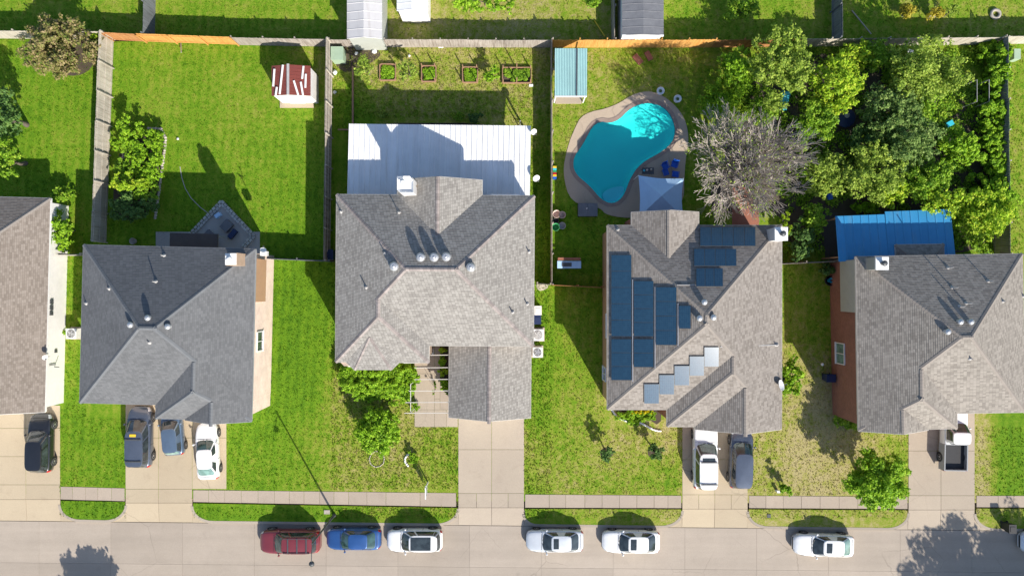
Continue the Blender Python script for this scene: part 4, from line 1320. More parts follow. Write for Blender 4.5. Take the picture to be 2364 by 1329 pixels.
mb = MB(); mb.lathe((q[0], q[1], 6.8), [(.14, 0), (.14, .35), (.22, .36), (.22, .42), (.03, .46)], 12); mb.build('chimney_cap', M['dark_metal'], ch)
mb = MB(); mb.prism([f(1.5, 6), f(7.9, 6), f(7.9, 118), f(1.5, 118)], 2.3, 4.8, bottom=True); mb.build('chase', M['siding_g'], E.e)
# blue patio cover behind it
bp = thing('patio_cover', 'bright blue sheet patio roof behind the red brick house', 'patio cover', (*G(2050, 540), 0))
Q = [V3(P(1928, 499, 2.9)), V3(P(2194, 489, 2.9)), V3(P(2206, 556, 3.2)), V3(P(2206, 592, 3.3)), V3(P(1936, 604, 3.3))]
def bq(u, v): return (Q[0]*(1-u)+Q[1]*u)*(1-v)+(Q[4]*(1-u)+Q[3]*u)*v
for i in range(14):
    mb = MB(); vs = []
    for v in (0, 1):
        for s_, hh in ((0, 0), (.05, .03), (.15, .03), (.2, 0), (1, 0)):
            e = bq((i+s_)/14, v); vs.append((e[0], e[1]+(.22 if v == 0 and i > 5 else 0), e[2]+hh+.002*(i % 2)))
    mb.add(vs, [(j, j+1, 6+j, 5+j) for j in range(4)]); mb.build('roof_panel', M['blue_sheet'], bp)
for u, v in ((.02, .05), (.5, .05), (.97, .05), (.02, .9)):
    e = bq(u, v); mb = MB(); mb.box((e[0], e[1], e[2]/2-.05), (.12, .12, e[2]-.1)); mb.build('post', M['timber'], bp)
a, b = bq(0, .04), bq(1, .04); mb = MB(); mb.bar((a[0], a[1], a[2]-.12), (b[0], b[1], b[2]-.12), .1, .16); mb.build('beam', M['timber'], bp)

# ---- sandy roofed house (left edge)
A = House('sandy_roof_house', 'sandy shingled house with long white sided wall at the left edge', Frame(-1360, -206, R(1.5)), 2.75, .5, M['roof_a'], M['cap_d'], M['trim_w'], M['siding_w'])
A.roof(0, 345, 0, 470, 'v', ('hip', 'gable'))
A.walls(0, 345, 0, 470, label='white sided wall')
A.finish()
f = A.fr.w
garage_door(A, f(190, 462.6), f(330, 462.6), 2.3, (0, -1))
for v in (228, 241, 254):
    mb = MB(); q = f(337.6, v); mb.box((q[0], q[1], 1.9), (.16, .32, .34)); mb.build('meter_box', M['dark_metal'], A.e)
mb = MB(); q = f(337.6, 340); mb.box((q[0], q[1], 1.2), (.10, .25, .3)); mb.build('meter_box', M['dark_metal'], A.e)
mb = MB(); q = f(337.6, 375)
mb.tube((q[0], q[1], 1.3), (q[0]+.5, q[1], 1.5), .035); mb.tube((q[0]+.05, q[1]+.2, 1.25), (q[0]+.05, q[1]+.2, 2.0), .03)
mb.build('pipe_bracket', M['dark_metal'], A.e)
# ------------------------------------------------------------------ vehicles
def interp(t, tab):
    for (a, x), (b, y) in zip(tab, tab[1:]):
        if t <= b: return x+(y-x)*(t-a)/(b-a) if b > a else y
    return tab[-1][1]
HW = [(0, .66), (.012, .78), (.04, .90), (.10, .97), (.22, 1), (.72, 1), (.84, .975), (.92, .91), (.965, .80), (.988, .66), (1, .50)]
HW_BOX = [(0, .84), (.012, .93), (.04, .985), (.10, 1), (.85, 1), (.93, .97), (.975, .92), (1, .84)]
TOPS = {
 'sedan': [(0, .66), (.015, .82), (.05, .94), (.16, .985), (.30, .97), (.68, .965), (.80, .90), (.92, .78), (.97, .68), (1, .56)],
 'suv': [(0, .70), (.015, .92), (.05, 1.02), (.20, 1.06), (.70, 1.06), (.82, 1.00), (.93, .88), (.975, .76), (1, .60)],
 'van': [(0, .70), (.015, .92), (.05, 1.02), (.20, 1.04), (.74, 1.04), (.84, .98), (.94, .82), (.98, .70), (1, .58)],
 'truck': [(0, .85), (.01, 1.02), (.04, 1.08), (.70, 1.10), (.90, 1.06), (.965, .98), (.99, .88), (1, .70)],
}
CAB = {  # base rear, base front, roof rear, roof front (fraction of length from the rear), width at base, width at roof
 'sedan': (.07, .72, .235, .555, .90, .68), 'hatch': (.02, .74, .10, .58, .90, .70), 'suv': (.012, .73, .085, .57, .91, .70), 'van': (.012, .80, .06, .63, .92, .74), 'truck': (.0, .70, .035, .565, .91, .74), 'pickup': (.40, .72, .43, .60, .91, .74),
}
def spow(x, e): return math.copysign(abs(x)**e, x)

def car(name, label, cat, px, py, head, L, W, H, kind, body, group=None, sunroof=None, rails=False, glassf=None, glassr=None, roof_mat=None, bars=0, z=-.12, extra=None, pano=None):
    wx, wy, _ = P(px, py, .75+z)
    t = thing(name, label, cat, (wx, wy, z), head, group)
    top = TOPS['truck' if kind in ('truck', 'pickup') else 'van' if kind == 'van' else 'suv' if kind == 'suv' else 'sedan']
    hwt = HW_BOX if kind in ('truck', 'pickup') else HW
    hs = H/{'sedan': 1.45, 'hatch': 1.5, 'suv': 1.72, 'van': 1.76, 'truck': 1.9, 'pickup': 1.88}[kind]
    X = lambda s: (s-.5)*L
    def Bf(s, c):
        """lower body: s along the length, c in -1..1 across from sill over the top to sill"""
        w = interp(s, hwt)*W/2; zt = interp(s, top)*hs
        a = abs(c)
        prof = [(0, 0, .03), (.30, .45, .025), (.52, .76, .005), (.62, .90, -.03), (.68, .965, -.09), (.74, 1.0, -.22), (.86, 1.0, None), (.95, .97, None), (1.0, .90, None)]
        for (a0, y0, z0), (a1, y1, z1) in zip(prof, prof[1:]):
            if a <= a1+1e-9:
                k = (a-a0)/(a1-a0)
                zz0 = zt+z0 if z0 is not None else {.86: .52, .95: .30}[a0]
                zz1 = zt+z1 if z1 is not None else {.86: .52, .95: .30, 1.0: .20}[a1]
                zz0 = min(zz0, zt); zz1 = min(zz1, zt)
                return (X(s), math.copysign((y0+(y1-y0)*k)*w, c), zz0+(zz1-zz0)*k if (z0 or 0) <= 0 and a > .3 else zz0+(zz1-zz0)*k)
        return (X(s), math.copysign(.9*w, c), .2)
    s_end = .40 if kind == 'pickup' else 0.0
    ss = [k for k in (0, .006, .015, .03, .05, .08, .12, .17, .24, .32, .40, .48, .56, .64, .70, .76, .82, .87, .91, .945, .97, .985, .995, 1) if k >= s_end]
    cc = [-1, -.95, -.86, -.74, -.68, -.62, -.52, -.30, -.15, 0, .15, .30, .52, .62, .68, .74, .86, .95, 1]
    mb = MB(); mb.grid(lambda c, s: Bf(s, c), cc, ss)
    for s, fl in ((ss[0], 0), (1, 1)):
        ring = [Bf(s, c) for c in cc]
        mb.add(ring, [tuple(range(len(ring)))[::-1] if fl else tuple(range(len(ring)))])
    bl = [Bf(s, -1) for s in ss]; br = [Bf(s, 1) for s in ss]; k = len(ss)
    mb.add(bl+br, [(i, i+1, k+i+1, k+i) for i in range(k-1)])
    # cabin
    b0, b1, r0, r1, wb, wt = CAB[kind]
    zb = interp(.5, top)*hs-.05
    def Cf(th, v, o=0.0):
        e = 2/5.2
        bow = sin(v*pi/2)**.9
        x0 = b0+(r0-b0)*v; x1 = b1+(r1-b1)*v
        w = (wb+(wt-wb)*v**1.15)*W/2
        ax = (x1-x0)/2*L+o; xc = X((x0+x1)/2)
        zz = zb+(H-.055-zb)*(v*(1.06-.06*v))
        return (xc+ax*spow(cos(th), e), (w+o)*spow(sin(th), e), zz+o*.4)
    ths = [R(a) for a in (-45, -38, -28, -14, 0, 14, 28, 38, 45, 52, 62, 76, 90, 104, 118, 128, 135, 142, 152, 166, 180, 194, 208, 218, 225, 232, 242, 256, 270, 284, 298, 308, 315)]
    mb.grid(lambda th, v: Cf(th, v), ths, [0, .2, .4, .6, .8, .92, 1.0])
    tr = [Cf(a, 1) for a in ths[:-1]]; n = len(tr)
    xm = sum(p[0] for p in tr)/n
    def roofpt(x, y):
        x0, x1 = X(r0), X(r1); hw = wt*W/2
        u = min(1, abs((x-(x0+x1)/2)/((x1-x0)/2))); v = min(1, abs(y/hw))
        return H-.055+.055*(1-u**2.4)*(1-v**2.6)
    rings = [tr]
    for f in (.93, .8, .6, .35, .12):
        rings.append([(xm+(p[0]-xm)*f, p[1]*f, roofpt(xm+(p[0]-xm)*f, p[1]*f)) for p in tr])
    if roof_mat is None: tgt = mb
    else: tgt = MB()
    vs = [q for r_ in rings for q in r_]
    tgt.add(vs, [(a*n+i, a*n+(i+1) % n, (a+1)*n+(i+1) % n, (a+1)*n+i) for a in range(len(rings)-1) for i in range(n)]+[tuple((len(rings)-1)*n+i for i in range(n))], smooth=True)
    bo = mb.build('body', body, t, local=True)
    if roof_mat is not None: tgt.build('roof', roof_mat, t, local=True)
    # glass
    def pane(name, a0, a1, v0, v1, m, na=7, nv=4, o=.012):
        q = MB(); q.grid(lambda a, v: Cf(R(a), v, o), [a0+(a1-a0)*i/(na-1) for i in range(na)], [v0+(v1-v0)*j/(nv-1) for j in range(nv)])
        return q.build(name, m, t, local=True)
    g = M['glass']
    pane('windshield', -40.5, 40.5, .05, .93, glassf or g, 9)
    pane('rear_window', 140, 220, .14 if kind in ('sedan',) else .30, .92, glassr or g, 9)
    spans = [(54, 88), (92, 127)] if kind not in ('pickup',) else [(56, 100)]
    if kind in ('suv', 'van', 'truck'): spans = [(53, 84), (87, 110), (113, 129)]
    for a0, a1 in spans:
        pane('side_window', a0, a1, .12, .88, g); pane('side_window', 360-a0, 360-a1, .12, .88, g)
    # lamps
    def patch(name, s0, s1, c0, c1, m, o=.012, up=.0):
        q = MB(); q.grid(lambda c, s: tuple(np.array(Bf(s, c))+np.array(((o if s > .5 else -o), math.copysign(o, c), o))), [c0+(c1-c0)*i/3 for i in range(4)], [s0+(s1-s0)*i/4 for i in range(5)])
        return q.build(name, m, t, local=True)
    for sg in (-1, 1):
        patch('headlight', .925, .985, sg*.60, sg*.80, M['clear_lens'])
        if kind != 'pickup': patch('taillight', .006, .045, sg*.60, sg*.84, M['red_lens'])
        q = MB(); xs = X(b1-.075); ym = sg*(W/2*.97)
        q.lathe((xs, ym+sg*.10, zb+.10), [(.02, -.09), (.075, -.07), (.09, 0), (.075, .07), (.02, .09)], 8); q.bar((xs+.03, ym-sg*.06, zb+.05), (xs, ym+sg*.10, zb+.06), .05, .05)
        q.build('mirror', body, t, local=True)
    q = MB(); q.obox((X(1)-.01, 0, .42), (.03, 0, 0), (0, W*.27, 0), (0, 0, .07)); q.build('grille', M['black'], t, local=True)
    if kind != 'pickup':
        for nm, s0, w_ in (('hood_seam', b1+.012, .62), ('trunk_seam', max(.03, b0-.012), .5)):
            q = MB(); q.grid(lambda c, s: tuple(np.array(Bf(s, c))+np.array((0, 0, .006))), [-w_+2*w_*i/8 for i in range(9)], [s0-.0035, s0+.0035]); q.build(nm, M['black'], t, local=True)
        for sg in (-1, 1):
            for s0 in ((b0+b1)/2-.02, b1-.10):
                q = MB(); q.grid(lambda c, s: tuple(np.array(Bf(s, c))+np.array((0, sg*.006, .003))), [sg*(.66+.28*i/4) for i in range(5)], [s0-.003, s0+.003]); q.build('door_seam', M['black'], t, local=True)
            q = MB(); y = sg*W/2*.30; q.bar((X(b1)+.02, y*.1+.05*sg, zb+.06), (X(b1)-.14, y+.30*sg, zb+.17), .025, .02); q.build('wiper', M['black'], t, local=True)
    # wheels
    rw = .33*hs if kind in ('sedan', 'hatch') else .37
    for s in (.185, .815):
        for sg in (-1, 1):
            c = (X(s), sg*(W/2-.10), rw)
            w = MB(); w.lathe(c, [(rw*.66, -.10), (rw*.94, -.11), (rw, -.07), (rw, .07), (rw*.94, .115), (rw*.66, .105)], 18, ((0, sg, 0), (1, 0, 0), (0, 0, 1)))
            ty = w.build('wheel', M['tyre'], t, local=True)
            w = MB(); w.lathe(c, [(rw*.64, .04), (rw*.64, .118), (rw*.55, .10), (rw*.2, .108), (rw*.1, .12)], 14, ((0, sg, 0), (1, 0, 0), (0, 0, 1)))
            w.build('rim', M['rim'], ty, local=True)
            w = MB(); w.lathe((X(s), sg*(W/2-.06), rw), [(rw*1.16, -.1), (rw*1.16, .066), (rw*1.0, .067)], 18, ((0, sg, 0), (1, 0, 0), (0, 0, 1))); w.build('wheel_arch', M['black'], t, local=True)
    if sunroof:
        s0, s1, wf = sunroof
        q = MB(); q.grid(lambda y, x: (x, y, roofpt(x, y)+.014), [W/2*wf*k for k in (-1, -.5, 0, .5, 1)], [X(s0)+(X(s1)-X(s0))*k/4 for k in range(5)]); q.build('sunroof', M['glass'], t, local=True)
    if rails:
        for sg in (-1, 1):
            q = MB(); y = sg*wt*W/2*.88; q.bar((X(r0)+.15, y, H+.02), (X(r1)-.15, y, H+.02), .04, .05)
            for x in (X(r0)+.2, X(r1)-.2): q.bar((x, y, H-.06), (x, y, H+.02), .05, .05)
            q.build('roof_rail', M['dark_metal'], t, local=True)
    for k in range(bars):
        x = X(r0)+(X(r1)-X(r0))*(.16+.62*k/max(1, bars-1)); q = MB(); y = wt*W/2*.9
        q.bar((x, -y, H+.035), (x, y, H+.035), .10, .035); q.build('roof_bar', M['dark_metal'], t, local=True)
    if kind == 'pickup':
        q = MB(); w2 = W/2; zt = 1.08*hs
        q.obox((X(.20), 0, .62), (L*.20, 0, 0), (0, w2-.05, 0), (0, 0, .06))
        for sg in (-1, 1): q.obox((X(.20), sg*(w2-.045), .68*hs), (L*.199, 0, 0), (0, .045, 0), (0, 0, .40*hs))
        q.obox((X(0)+.04, 0, .74*hs), (.04, 0, 0), (0, w2-.09, 0), (0, 0, .33*hs))
        q.obox((X(.40)-.03, 0, .74*hs), (.03, 0, 0), (0, w2-.09, 0), (0, 0, .33*hs))
        q.build('bed', M['trim_g'], t, local=True)
        q = MB(); q.obox((X(.20), 0, .688), (L*.19, 0, 0), (0, w2-.10, 0), (0, 0, .006)); q.build('bed_liner', M['black'], t, local=True)
        for sg in (-1, 1):
            q = MB(); q.obox((X(0)-.012, sg*(w2-.09), .85*hs), (.014, 0, 0), (0, .07, 0), (0, 0, .17)); q.build('taillight', M['red_lens'], t, local=True)
    if extra: extra(t, X, roofpt, H, W, L)
    return t

UP, LEFT = pi/2, pi
p_black = paint('black car paint', (.012, .013, .016)); p_slate = paint('slate blue car paint', (.10, .122, .165), .4); p_blue = paint('bright blue car paint', (.022, .085, .26), .25, .4)
p_steel = paint('steel blue car paint', (.12, .175, .25), .4); p_white = paint('white car paint', (.78, .78, .77)); p_pearl = paint('pearl white car paint', (.70, .72, .74)); p_maroon = paint('maroon car paint', (.20, .030, .038), .2, .42)
p_silver = paint('silver white car paint', (.60, .63, .66), .15); p_grey = paint('grey pickup paint', (.24, .26, .27), .4); p_navy = paint('blue grey car paint', (.10, .122, .165), .45)
GL = 'cars parked along the kerb'; GD = 'vehicles parked on the driveways'
car('parked_car', 'black sport utility vehicle on the sunlit driveway at the left edge', 'car', 93, 1023, UP-.015, 4.95, 1.92, 1.72, 'suv', p_black, GD, z=.022, glassf=M['glass'])
def sticker(t, X, rp, H, W, L):
    q = MB(); q.obox((X(.57), .03, rp(X(.57), .03)+.012), (.11, 0, 0), (0, .26, 0), (0, 0, .012)); q.build('roof_plate', M['yellow'], t, local=True)
car('parked_car', 'grey blue minivan with an orange plate on its roof, left on the three car driveway', 'minivan', 322, 1009, UP+.0, 5.15, 1.98, 1.76, 'van', p_slate, GD, z=.022, bars=2, extra=sticker)
car('parked_car', 'small steel blue hatchback half under the charcoal eave between van and white sedan', 'car', 397, 996, UP+.09, 4.05, 1.72, 1.48, 'hatch', p_steel, GD, z=.022, glassr=M['glass_pale'])
car('parked_car', 'white sedan with pale rear window on the three car driveway', 'car', 478, 1042, UP+.05, 4.75, 1.84, 1.46, 'sedan', p_white, GD, z=.022, glassf=M['glass_green'], glassr=M['glass_pale'])
car('parked_car', 'maroon sport utility vehicle with roof bars at the kerb below the street lamp', 'car', 669, 1249, LEFT, 5.1, 1.95, 1.82, 'suv', p_maroon, GL, rails=True, bars=3, glassf=M['glass_green'], extra=None)
car('parked_car', 'bright blue sedan parked at the kerb between the maroon car and the white one', 'car', 816, 1244, LEFT, 4.62, 1.80, 1.45, 'sedan', p_blue, GL, glassf=M['glass_green'], glassr=M['glass_green'])
car('parked_car', 'white car with long dark glass roof at the kerb behind the blue sedan', 'car', 957, 1247, LEFT, 4.72, 1.90, 1.58, 'suv', p_white, GL, sunroof=(.19, .55, .58))
car('parked_car', 'silver white sedan with sunroof just right of the empty driveway', 'car', 1281, 1248, LEFT, 4.85, 1.86, 1.46, 'sedan', p_silver, GL, sunroof=(.44, .53, .46))
car('parked_car', 'white sedan with sunroof at the kerb, second right of the empty driveway', 'car', 1457, 1250, LEFT-.01, 4.9, 1.88, 1.47, 'sedan', p_white, GL, sunroof=(.43, .53, .48))
car('parked_car', 'white sedan parked alone at the kerb next to the big tree shadow', 'car', 1903, 1258, LEFT-.03, 5.1, 1.86, 1.46, 'sedan', p_white, GL, sunroof=(.43, .52, .44), glassr=M['glass_pale'])
car('parked_car', 'pale car cut off by the right edge in the tree shadow', 'car', 2424, 1252, LEFT, 4.7, 1.86, 1.47, 'sedan', p_pearl, GL)
car('parked_truck', 'long white sport utility truck with dark sunroof and two roof bars on a driveway', 'truck', 1628, 1051, UP-.0, 5.55, 2.02, 1.92, 'truck', p_white, GD, z=.022, sunroof=(.44, .51, .52), bars=2, glassf=M['glass_green'])
car('parked_car', 'blue grey minivan beside the white truck under the solar roof', 'minivan', 1711, 1060, UP-.035, 4.95, 1.92, 1.74, 'van', p_navy, GD, z=.022, glassf=M['glass_green'])
car('pickup_truck', 'white roofed pickup with open black bed on the pale driveway', 'pickup', 2203, 1008, UP-.02, 5.6, 1.98, 1.86, 'pickup', p_white, GD, z=.022, glassf=M['glass_green'])
# ------------------------------------------------------------------ fences
def fence(label, p0, p1, h, mat, rail_side=1, sec=2.44, post_mat=None, wob=.02, seed=0, gap=.008, top_rail=True, lean=0.0):
    """board fence between two ground points (photo pixels); boards joined per section, posts and rails single"""
    rng = random.Random(seed+int(p0[0]*7+p1[1]))
    a = V3((*G(*p0), 0)); b = V3((*G(*p1), 0))
    d = b-a; L = np.linalg.norm(d); d /= L
    nrm = np.array((-d[1], d[0], 0))*rail_side
    f = thing('fence', label, 'fence', tuple((a+b)/2))
    k = max(1, int(round(L/sec))); s = L/k
    for i in range(k):
        o = a+d*s*i
        hh = h+rng.uniform(-wob, wob)*2; ln = rng.uniform(-.012, .012)+lean
        mb = MB(); x = 0.0; bw = .14
        nb = int(s/bw); bw = s/nb
        for j in range(nb):
            c = o+d*(bw*(j+.5)); z1 = hh+rng.uniform(-wob, wob); t = rng.uniform(-.006, .006)
            w = bw/2-gap/2; th = .009
            bot = c-nrm*(.012-t); tp = bot-nrm*(ln*z1)
            vs = []
            for q, z in ((bot, .03), (tp, z1)):
                for e in (-1, 1):
                    for g in (-1, 1): vs.append(q+d*w*e+nrm*th*g+np.array((0, 0, z)))
            mb.add(vs, [(0, 1, 3, 2), (4, 6, 7, 5), (0, 4, 5, 1), (2, 3, 7, 6), (0, 2, 6, 4), (1, 5, 7, 3)])
        mb.build('fence_boards', mat, f, kind='stuff')
        for z in ((.3, h*.5, h-.22) if h > 2 else (.3, h-.25)):
            mb = MB(); mb.bar(o+d*.01+nrm*(.028)+np.array((0, 0, z)), o+d*(s-.01)+nrm*(.028)+np.array((0, 0, z)), .04, .09); mb.build('rail', post_mat or mat, f)
    for i in range(k+1):
        o = a+d*s*i+nrm*.095
        mb = MB(); mb.box((o[0], o[1], (h+.05)/2), (.09, .09, h+.05), atan2(d[1], d[0])); mb.build('post', post_mat or mat, f)
    return f

fence('grey board fence with long rails left of the charcoal house yard', (263, 92), (246, 560), 2.1, M['fence_tan'], 1, seed=1)
fence('tall grey board fence between the bright lawn and the raised beds', (768, 108), (763, 602), 2.1, M['fence_grey'], 1, seed=2, post_mat=M['fence_tan'])
fence('weathered fence along the right of the raised bed yard, its face in shade', (1271, 108), (1271, 656), 2.0, M['fence_grey'], 1, seed=3)
fence('weathered grey back fence behind the raised beds', (772, 109), (1271, 110), 1.78, M['fence_grey'], 1, seed=4, wob=.035)
fence('grey back fence left of the raised bed yard up to the red shed', (552, 104), (766, 108), 1.75, M['fence_grey'], 1, seed=5)
fence('orange stained back fence along the bright lawn', (340, 97), (552, 104), 1.8, M['fence_new'], -1, seed=6)
fence('red brown back fence at the corner of the bright lawn', (263, 93), (340, 97), 1.8, M['fence_brown'], -1, seed=7)
fence('pale grey back fence at the top left behind the rusty bush', (-400, 86), (262, 91), 1.8, M['fence_tan'], 1, seed=8)
fence('orange stained back fence behind the teal roof and the pool yard', (1273, 110), (1640, 110), 1.85, M['fence_new'], 1, seed=9, wob=.05)
fence('red brown back fence behind the leafy trees', (1640, 110), (1835, 108), 1.75, M['fence_brown'], 1, seed=10)
fence('pale grey back fence at the top right behind the tree garden', (1835, 108), (2290, 103), 1.75, M['fence_tan'], 1, seed=11)
fence('pale grey back fence at the right edge', (2290, 102), (2800, 96), 1.75, M['fence_tan'], 1, seed=12)
fence('dark slate side fence behind the vine at the right edge', (2284, 106), (2290, 588), 2.2, M['fence_dark'], 1, seed=13, post_mat=M['fence_tan'])
fence('slate grey side fence in the yard beyond the orange back fence', (357, 94), (362, -120), 1.95, M['fence_dark'], 1, seed=14)
fence('thin grey side fence left of the dark felt shed', (1412, 106), (1411, -120), 1.75, M['fence_grey'], -1, seed=15)
fence('slate grey side fence beyond the tree garden', (1920, 104), (1918, -120), 1.95, M['fence_dark'], 1, seed=16)
fence('short dark fence joining the charcoal house to the tan house', (628, 598), (772, 604), 1.75, M['fence_dark'], 1, seed=17)
fence('short fence joining the raised bed yard to the solar roof house', (1273, 658), (1388, 664), 1.75, M['fence_brown'], 1, seed=18)
fence('short tan fence at the right corner of the tan house', (1239, 655), (1269, 657), 1.7, M['fence_tan'], 1, seed=19)
fence('short grey fence between the solar roof house and the red brick house', (1771, 611), (1912, 605), 1.75, M['fence_grey'], 1, seed=20)
fence('short pale fence between the sandy roof house and the charcoal house', (163, 590), (216, 590), 1.8, M['fence_tan'], 1, seed=21)
# ------------------------------------------------------------------ trees, bushes, hedges
def leaf_mesh(name, clumps, n, size, mat, seed, up=.55, flat=.75, shell=.5, aspect=.62, sub=0):
    """n small leaf faces spread through lumpy clumps (x, y, z, r)"""
    rng = np.random.default_rng(seed)
    c = np.array(clumps, float)
    if sub:         # break every clump into ragged tufts near its surface
        c2 = []
        for x, y, z, r in c:
            for _ in range(sub):
                v = rng.normal(size=3); v /= np.linalg.norm(v); v[2] = abs(v[2])*.9 if rng.random() < .7 else v[2]
                k = r*rng.uniform(.45, 1.12)
                c2.append((x+v[0]*k, y+v[1]*k, z+v[2]*k*flat, r*rng.uniform(.22, .46)))
        c = np.array(c2)
    w = c[:, 3]**2; idx = rng.choice(len(c), n, p=w/w.sum())
    d = rng.normal(size=(n, 3)); d /= np.linalg.norm(d, axis=1)[:, None]
    d[:, 2] = np.where(rng.random(n) < .35, np.abs(d[:, 2]), d[:, 2])
    rr = c[idx, 3]*(shell+(1.12-shell)*rng.random(n)**.6)
    p = c[idx, :3]+d*rr[:, None]*np.array((1, 1, flat))
    nv = d*.55+np.array((0, 0, up))+rng.normal(0, .38, (n, 3)); nv /= np.linalg.norm(nv, axis=1)[:, None]
    a = rng.normal(size=(n, 3)); a -= nv*np.sum(a*nv, 1)[:, None]; a /= np.linalg.norm(a, axis=1)[:, None]
    b = np.cross(nv, a)
    s = size*(.6+.8*rng.random(n))[:, None]
    V = np.stack([p-a*s*.5, p+b*s*aspect*.5, p+a*s*.5-nv*s*.12, p-b*s*aspect*.5], 1)
    V[:, :, 2] = np.maximum(V[:, :, 2], .02)
    return np_mesh(name, V, 4, mat, {'tone': rng.random(n)})

def tree(name, label, cat, px, py, rpx, h, mat, seed, dens=1.0, leaf=.17, base=.35, trunk=True, group=None, ry=None, gaps=1.0, lumps=None, dx=0, dy=0, bark=None, squash=1.0):
    """crown seen round photo pixel (px, py) with radius rpx; the trunk stands straight below it"""
    rng = np.random.default_rng(seed)
    zc = h*(.62 if trunk else .5)
    cx, cy, _ = P(px, py, zc)
    k = (CAM_H-zc)/FPX
    rx = rpx*k; ryy = (ry or rpx)*k
    rz = (h-h*base)/2 if trunk else h/2
    zc = h*base+rz if trunk else rz*.9
    t = thing(name, label, cat, (cx+dx, cy+dy, 0), 0, group)
    K = lumps or int((10+6*rx)*max(1, (max(rx, ryy)/min(rx, ryy))**.8))
    cl = []
    for i in range(K):
        for _ in range(20):
            q = rng.uniform(-1, 1, 3)
            l = np.linalg.norm(q)
            if .25 < l < 1: break
        r = rng.uniform(.28, .46)*min(rx, ryy)*(1.2-.35*l)
        q = q*(1.06-.42*r/min(rx, ryy))
        cl.append((q[0]*rx-dx, q[1]*ryy-dy, zc+q[2]*rz*.8, r))
    n = int(2100*rx*ryy*dens*(.2/leaf)**2*.5)+60
    me = leaf_mesh('crown' if trunk else 'foliage', cl, n, leaf, mat, seed, flat=.8, shell=.1, sub=9)
    o = link_mesh('crown' if trunk else 'foliage', me, t)
    mb = MB()
    if trunk:
        r0 = max(.05, .045*h)
        p = np.array((0, 0, -.05)); prev = r0
        for i in range(3):
            q = p+np.array((rng.normal(0, .06)*h*.2, rng.normal(0, .06)*h*.2, h*base*.42)); mb.tube(p, q, prev, prev*.8, 7, False); p = q; prev *= .8
        for c in sorted(cl, key=lambda c: -c[3])[:9]:
            m_ = (p+np.array(c[:3]))/2+np.array((0, 0, .15)); mb.tube(p, m_, prev*.6, prev*.35, 5, False); mb.tube(m_, c[:3], prev*.35, prev*.12, 5, False)
        mb.build('trunk', bark or M['bark'], t, local=True)
    else:
        for c in cl[:7]: mb.tube((c[0]*.2, c[1]*.2, 0), (c[0], c[1], c[2]), .025, .01, 4, False)
        mb.build('stem', bark or M['bark'], t, local=True)
    return t

S = [100]
def sd(): S[0] += 1; return S[0]

# middle house: front
tree('front_hedge', 'big bright green shrub mass under the front bay of the tan house', 'hedge', 846, 872, 66, 2.2, M['leaf_bright'], sd(), 5.5, .15, trunk=False, ry=50, lumps=80)
tree('front_hedge', 'rounded bright green shrub between the bay and the walkway', 'hedge', 914, 872, 46, 2.2, M['leaf_bright'], sd(), 5.5, .15, trunk=False, ry=52, lumps=60)
tree('front_hedge', 'low bright green shrub filling the middle of the front hedge', 'hedge', 882, 880, 40, 2.0, M['leaf_bright'], sd(), 5, .15, trunk=False, ry=40, lumps=50)
tree('front_tree', 'bushy green tree standing in the middle front lawn above the stone ring', 'tree', 871, 992, 52, 3.0, M['leaf_bright'], sd(), 3.4, .17, .12, ry=52, lumps=54)
tree('small_shrub', 'small leafy shrub beside pale edging stones near the yard sign', 'shrub', 953, 1057, 13, .9, M['leaf_bright'], sd(), 2.0, .14, trunk=False, ry=16)
for i, (x, y, r) in enumerate(((1021, 806, 9), (1022, 832, 11), (1023, 857, 11), (1028, 890, 13))):
    tree('bed_shrub', ['lime shrub nearest the house wall in the narrow garage bed', 'dark shaded shrub in the narrow garage bed', 'round light shrub third from the house in the narrow garage bed', 'leafy shrub at the open end of the narrow garage bed'][i], 'shrub', x, y, r, 1.3, M['leaf_lime' if i in (0, 2) else 'leaf_bright'], sd(), 2.6, .15, trunk=False)
tree('small_shrub', 'low shrub at the foot of the pergola post', 'shrub', 957, 938, 13, .6, M['leaf_bright'], sd(), 1.4, .13, trunk=False, ry=10)
tree('hanging_vine', 'thin leafy vine hanging from the pergola beams over the walkway', 'vine', 1003, 898, 4, 2.3, M['leaf_mid'], sd(), 1.2, .15, trunk=False, ry=18, lumps=7)
tree('hanging_vine', 'thin leafy vine beside the garage roof under the pergola', 'vine', 1028, 905, 4, 2.3, M['leaf_mid'], sd(), 1.2, .15, trunk=False, ry=12, lumps=5)
# raised bed yard
tree('young_tree', 'sparse young tree right of the green box in the corner', 'tree', 843, 158, 26, 2.6, M['leaf_olive'], sd(), .62, .17, .2, ry=30)
tree('young_tree', 'sparse young tree between the first two raised beds', 'tree', 939, 160, 23, 3.0, M['leaf_olive'], sd(), .60, .17, .25, ry=26)
tree('garden_bush', 'bright bush beside the long raised bed at the right', 'bush', 1133, 170, 20, 2.2, M['leaf_bright'], sd(), 1.2, .16, .15, ry=20)
tree('garden_bush', 'yellowish small bush in the shade above the patio roof', 'bush', 884, 266, 11, .9, M['leaf_olive'], sd(), 1.6, .14, trunk=False)
tree('garden_bush', 'rounded dark bush in the patio shade at the right', 'bush', 1098, 273, 21, 1.3, M['leaf_dark'], sd(), 1.6, .14, trunk=False, ry=13)
tree('garden_bush', 'looser dark bush in the patio shade left of the rounded one', 'bush', 1056, 270, 18, 1.1, M['leaf_mid'], sd(), 1.2, .14, trunk=False, ry=11)
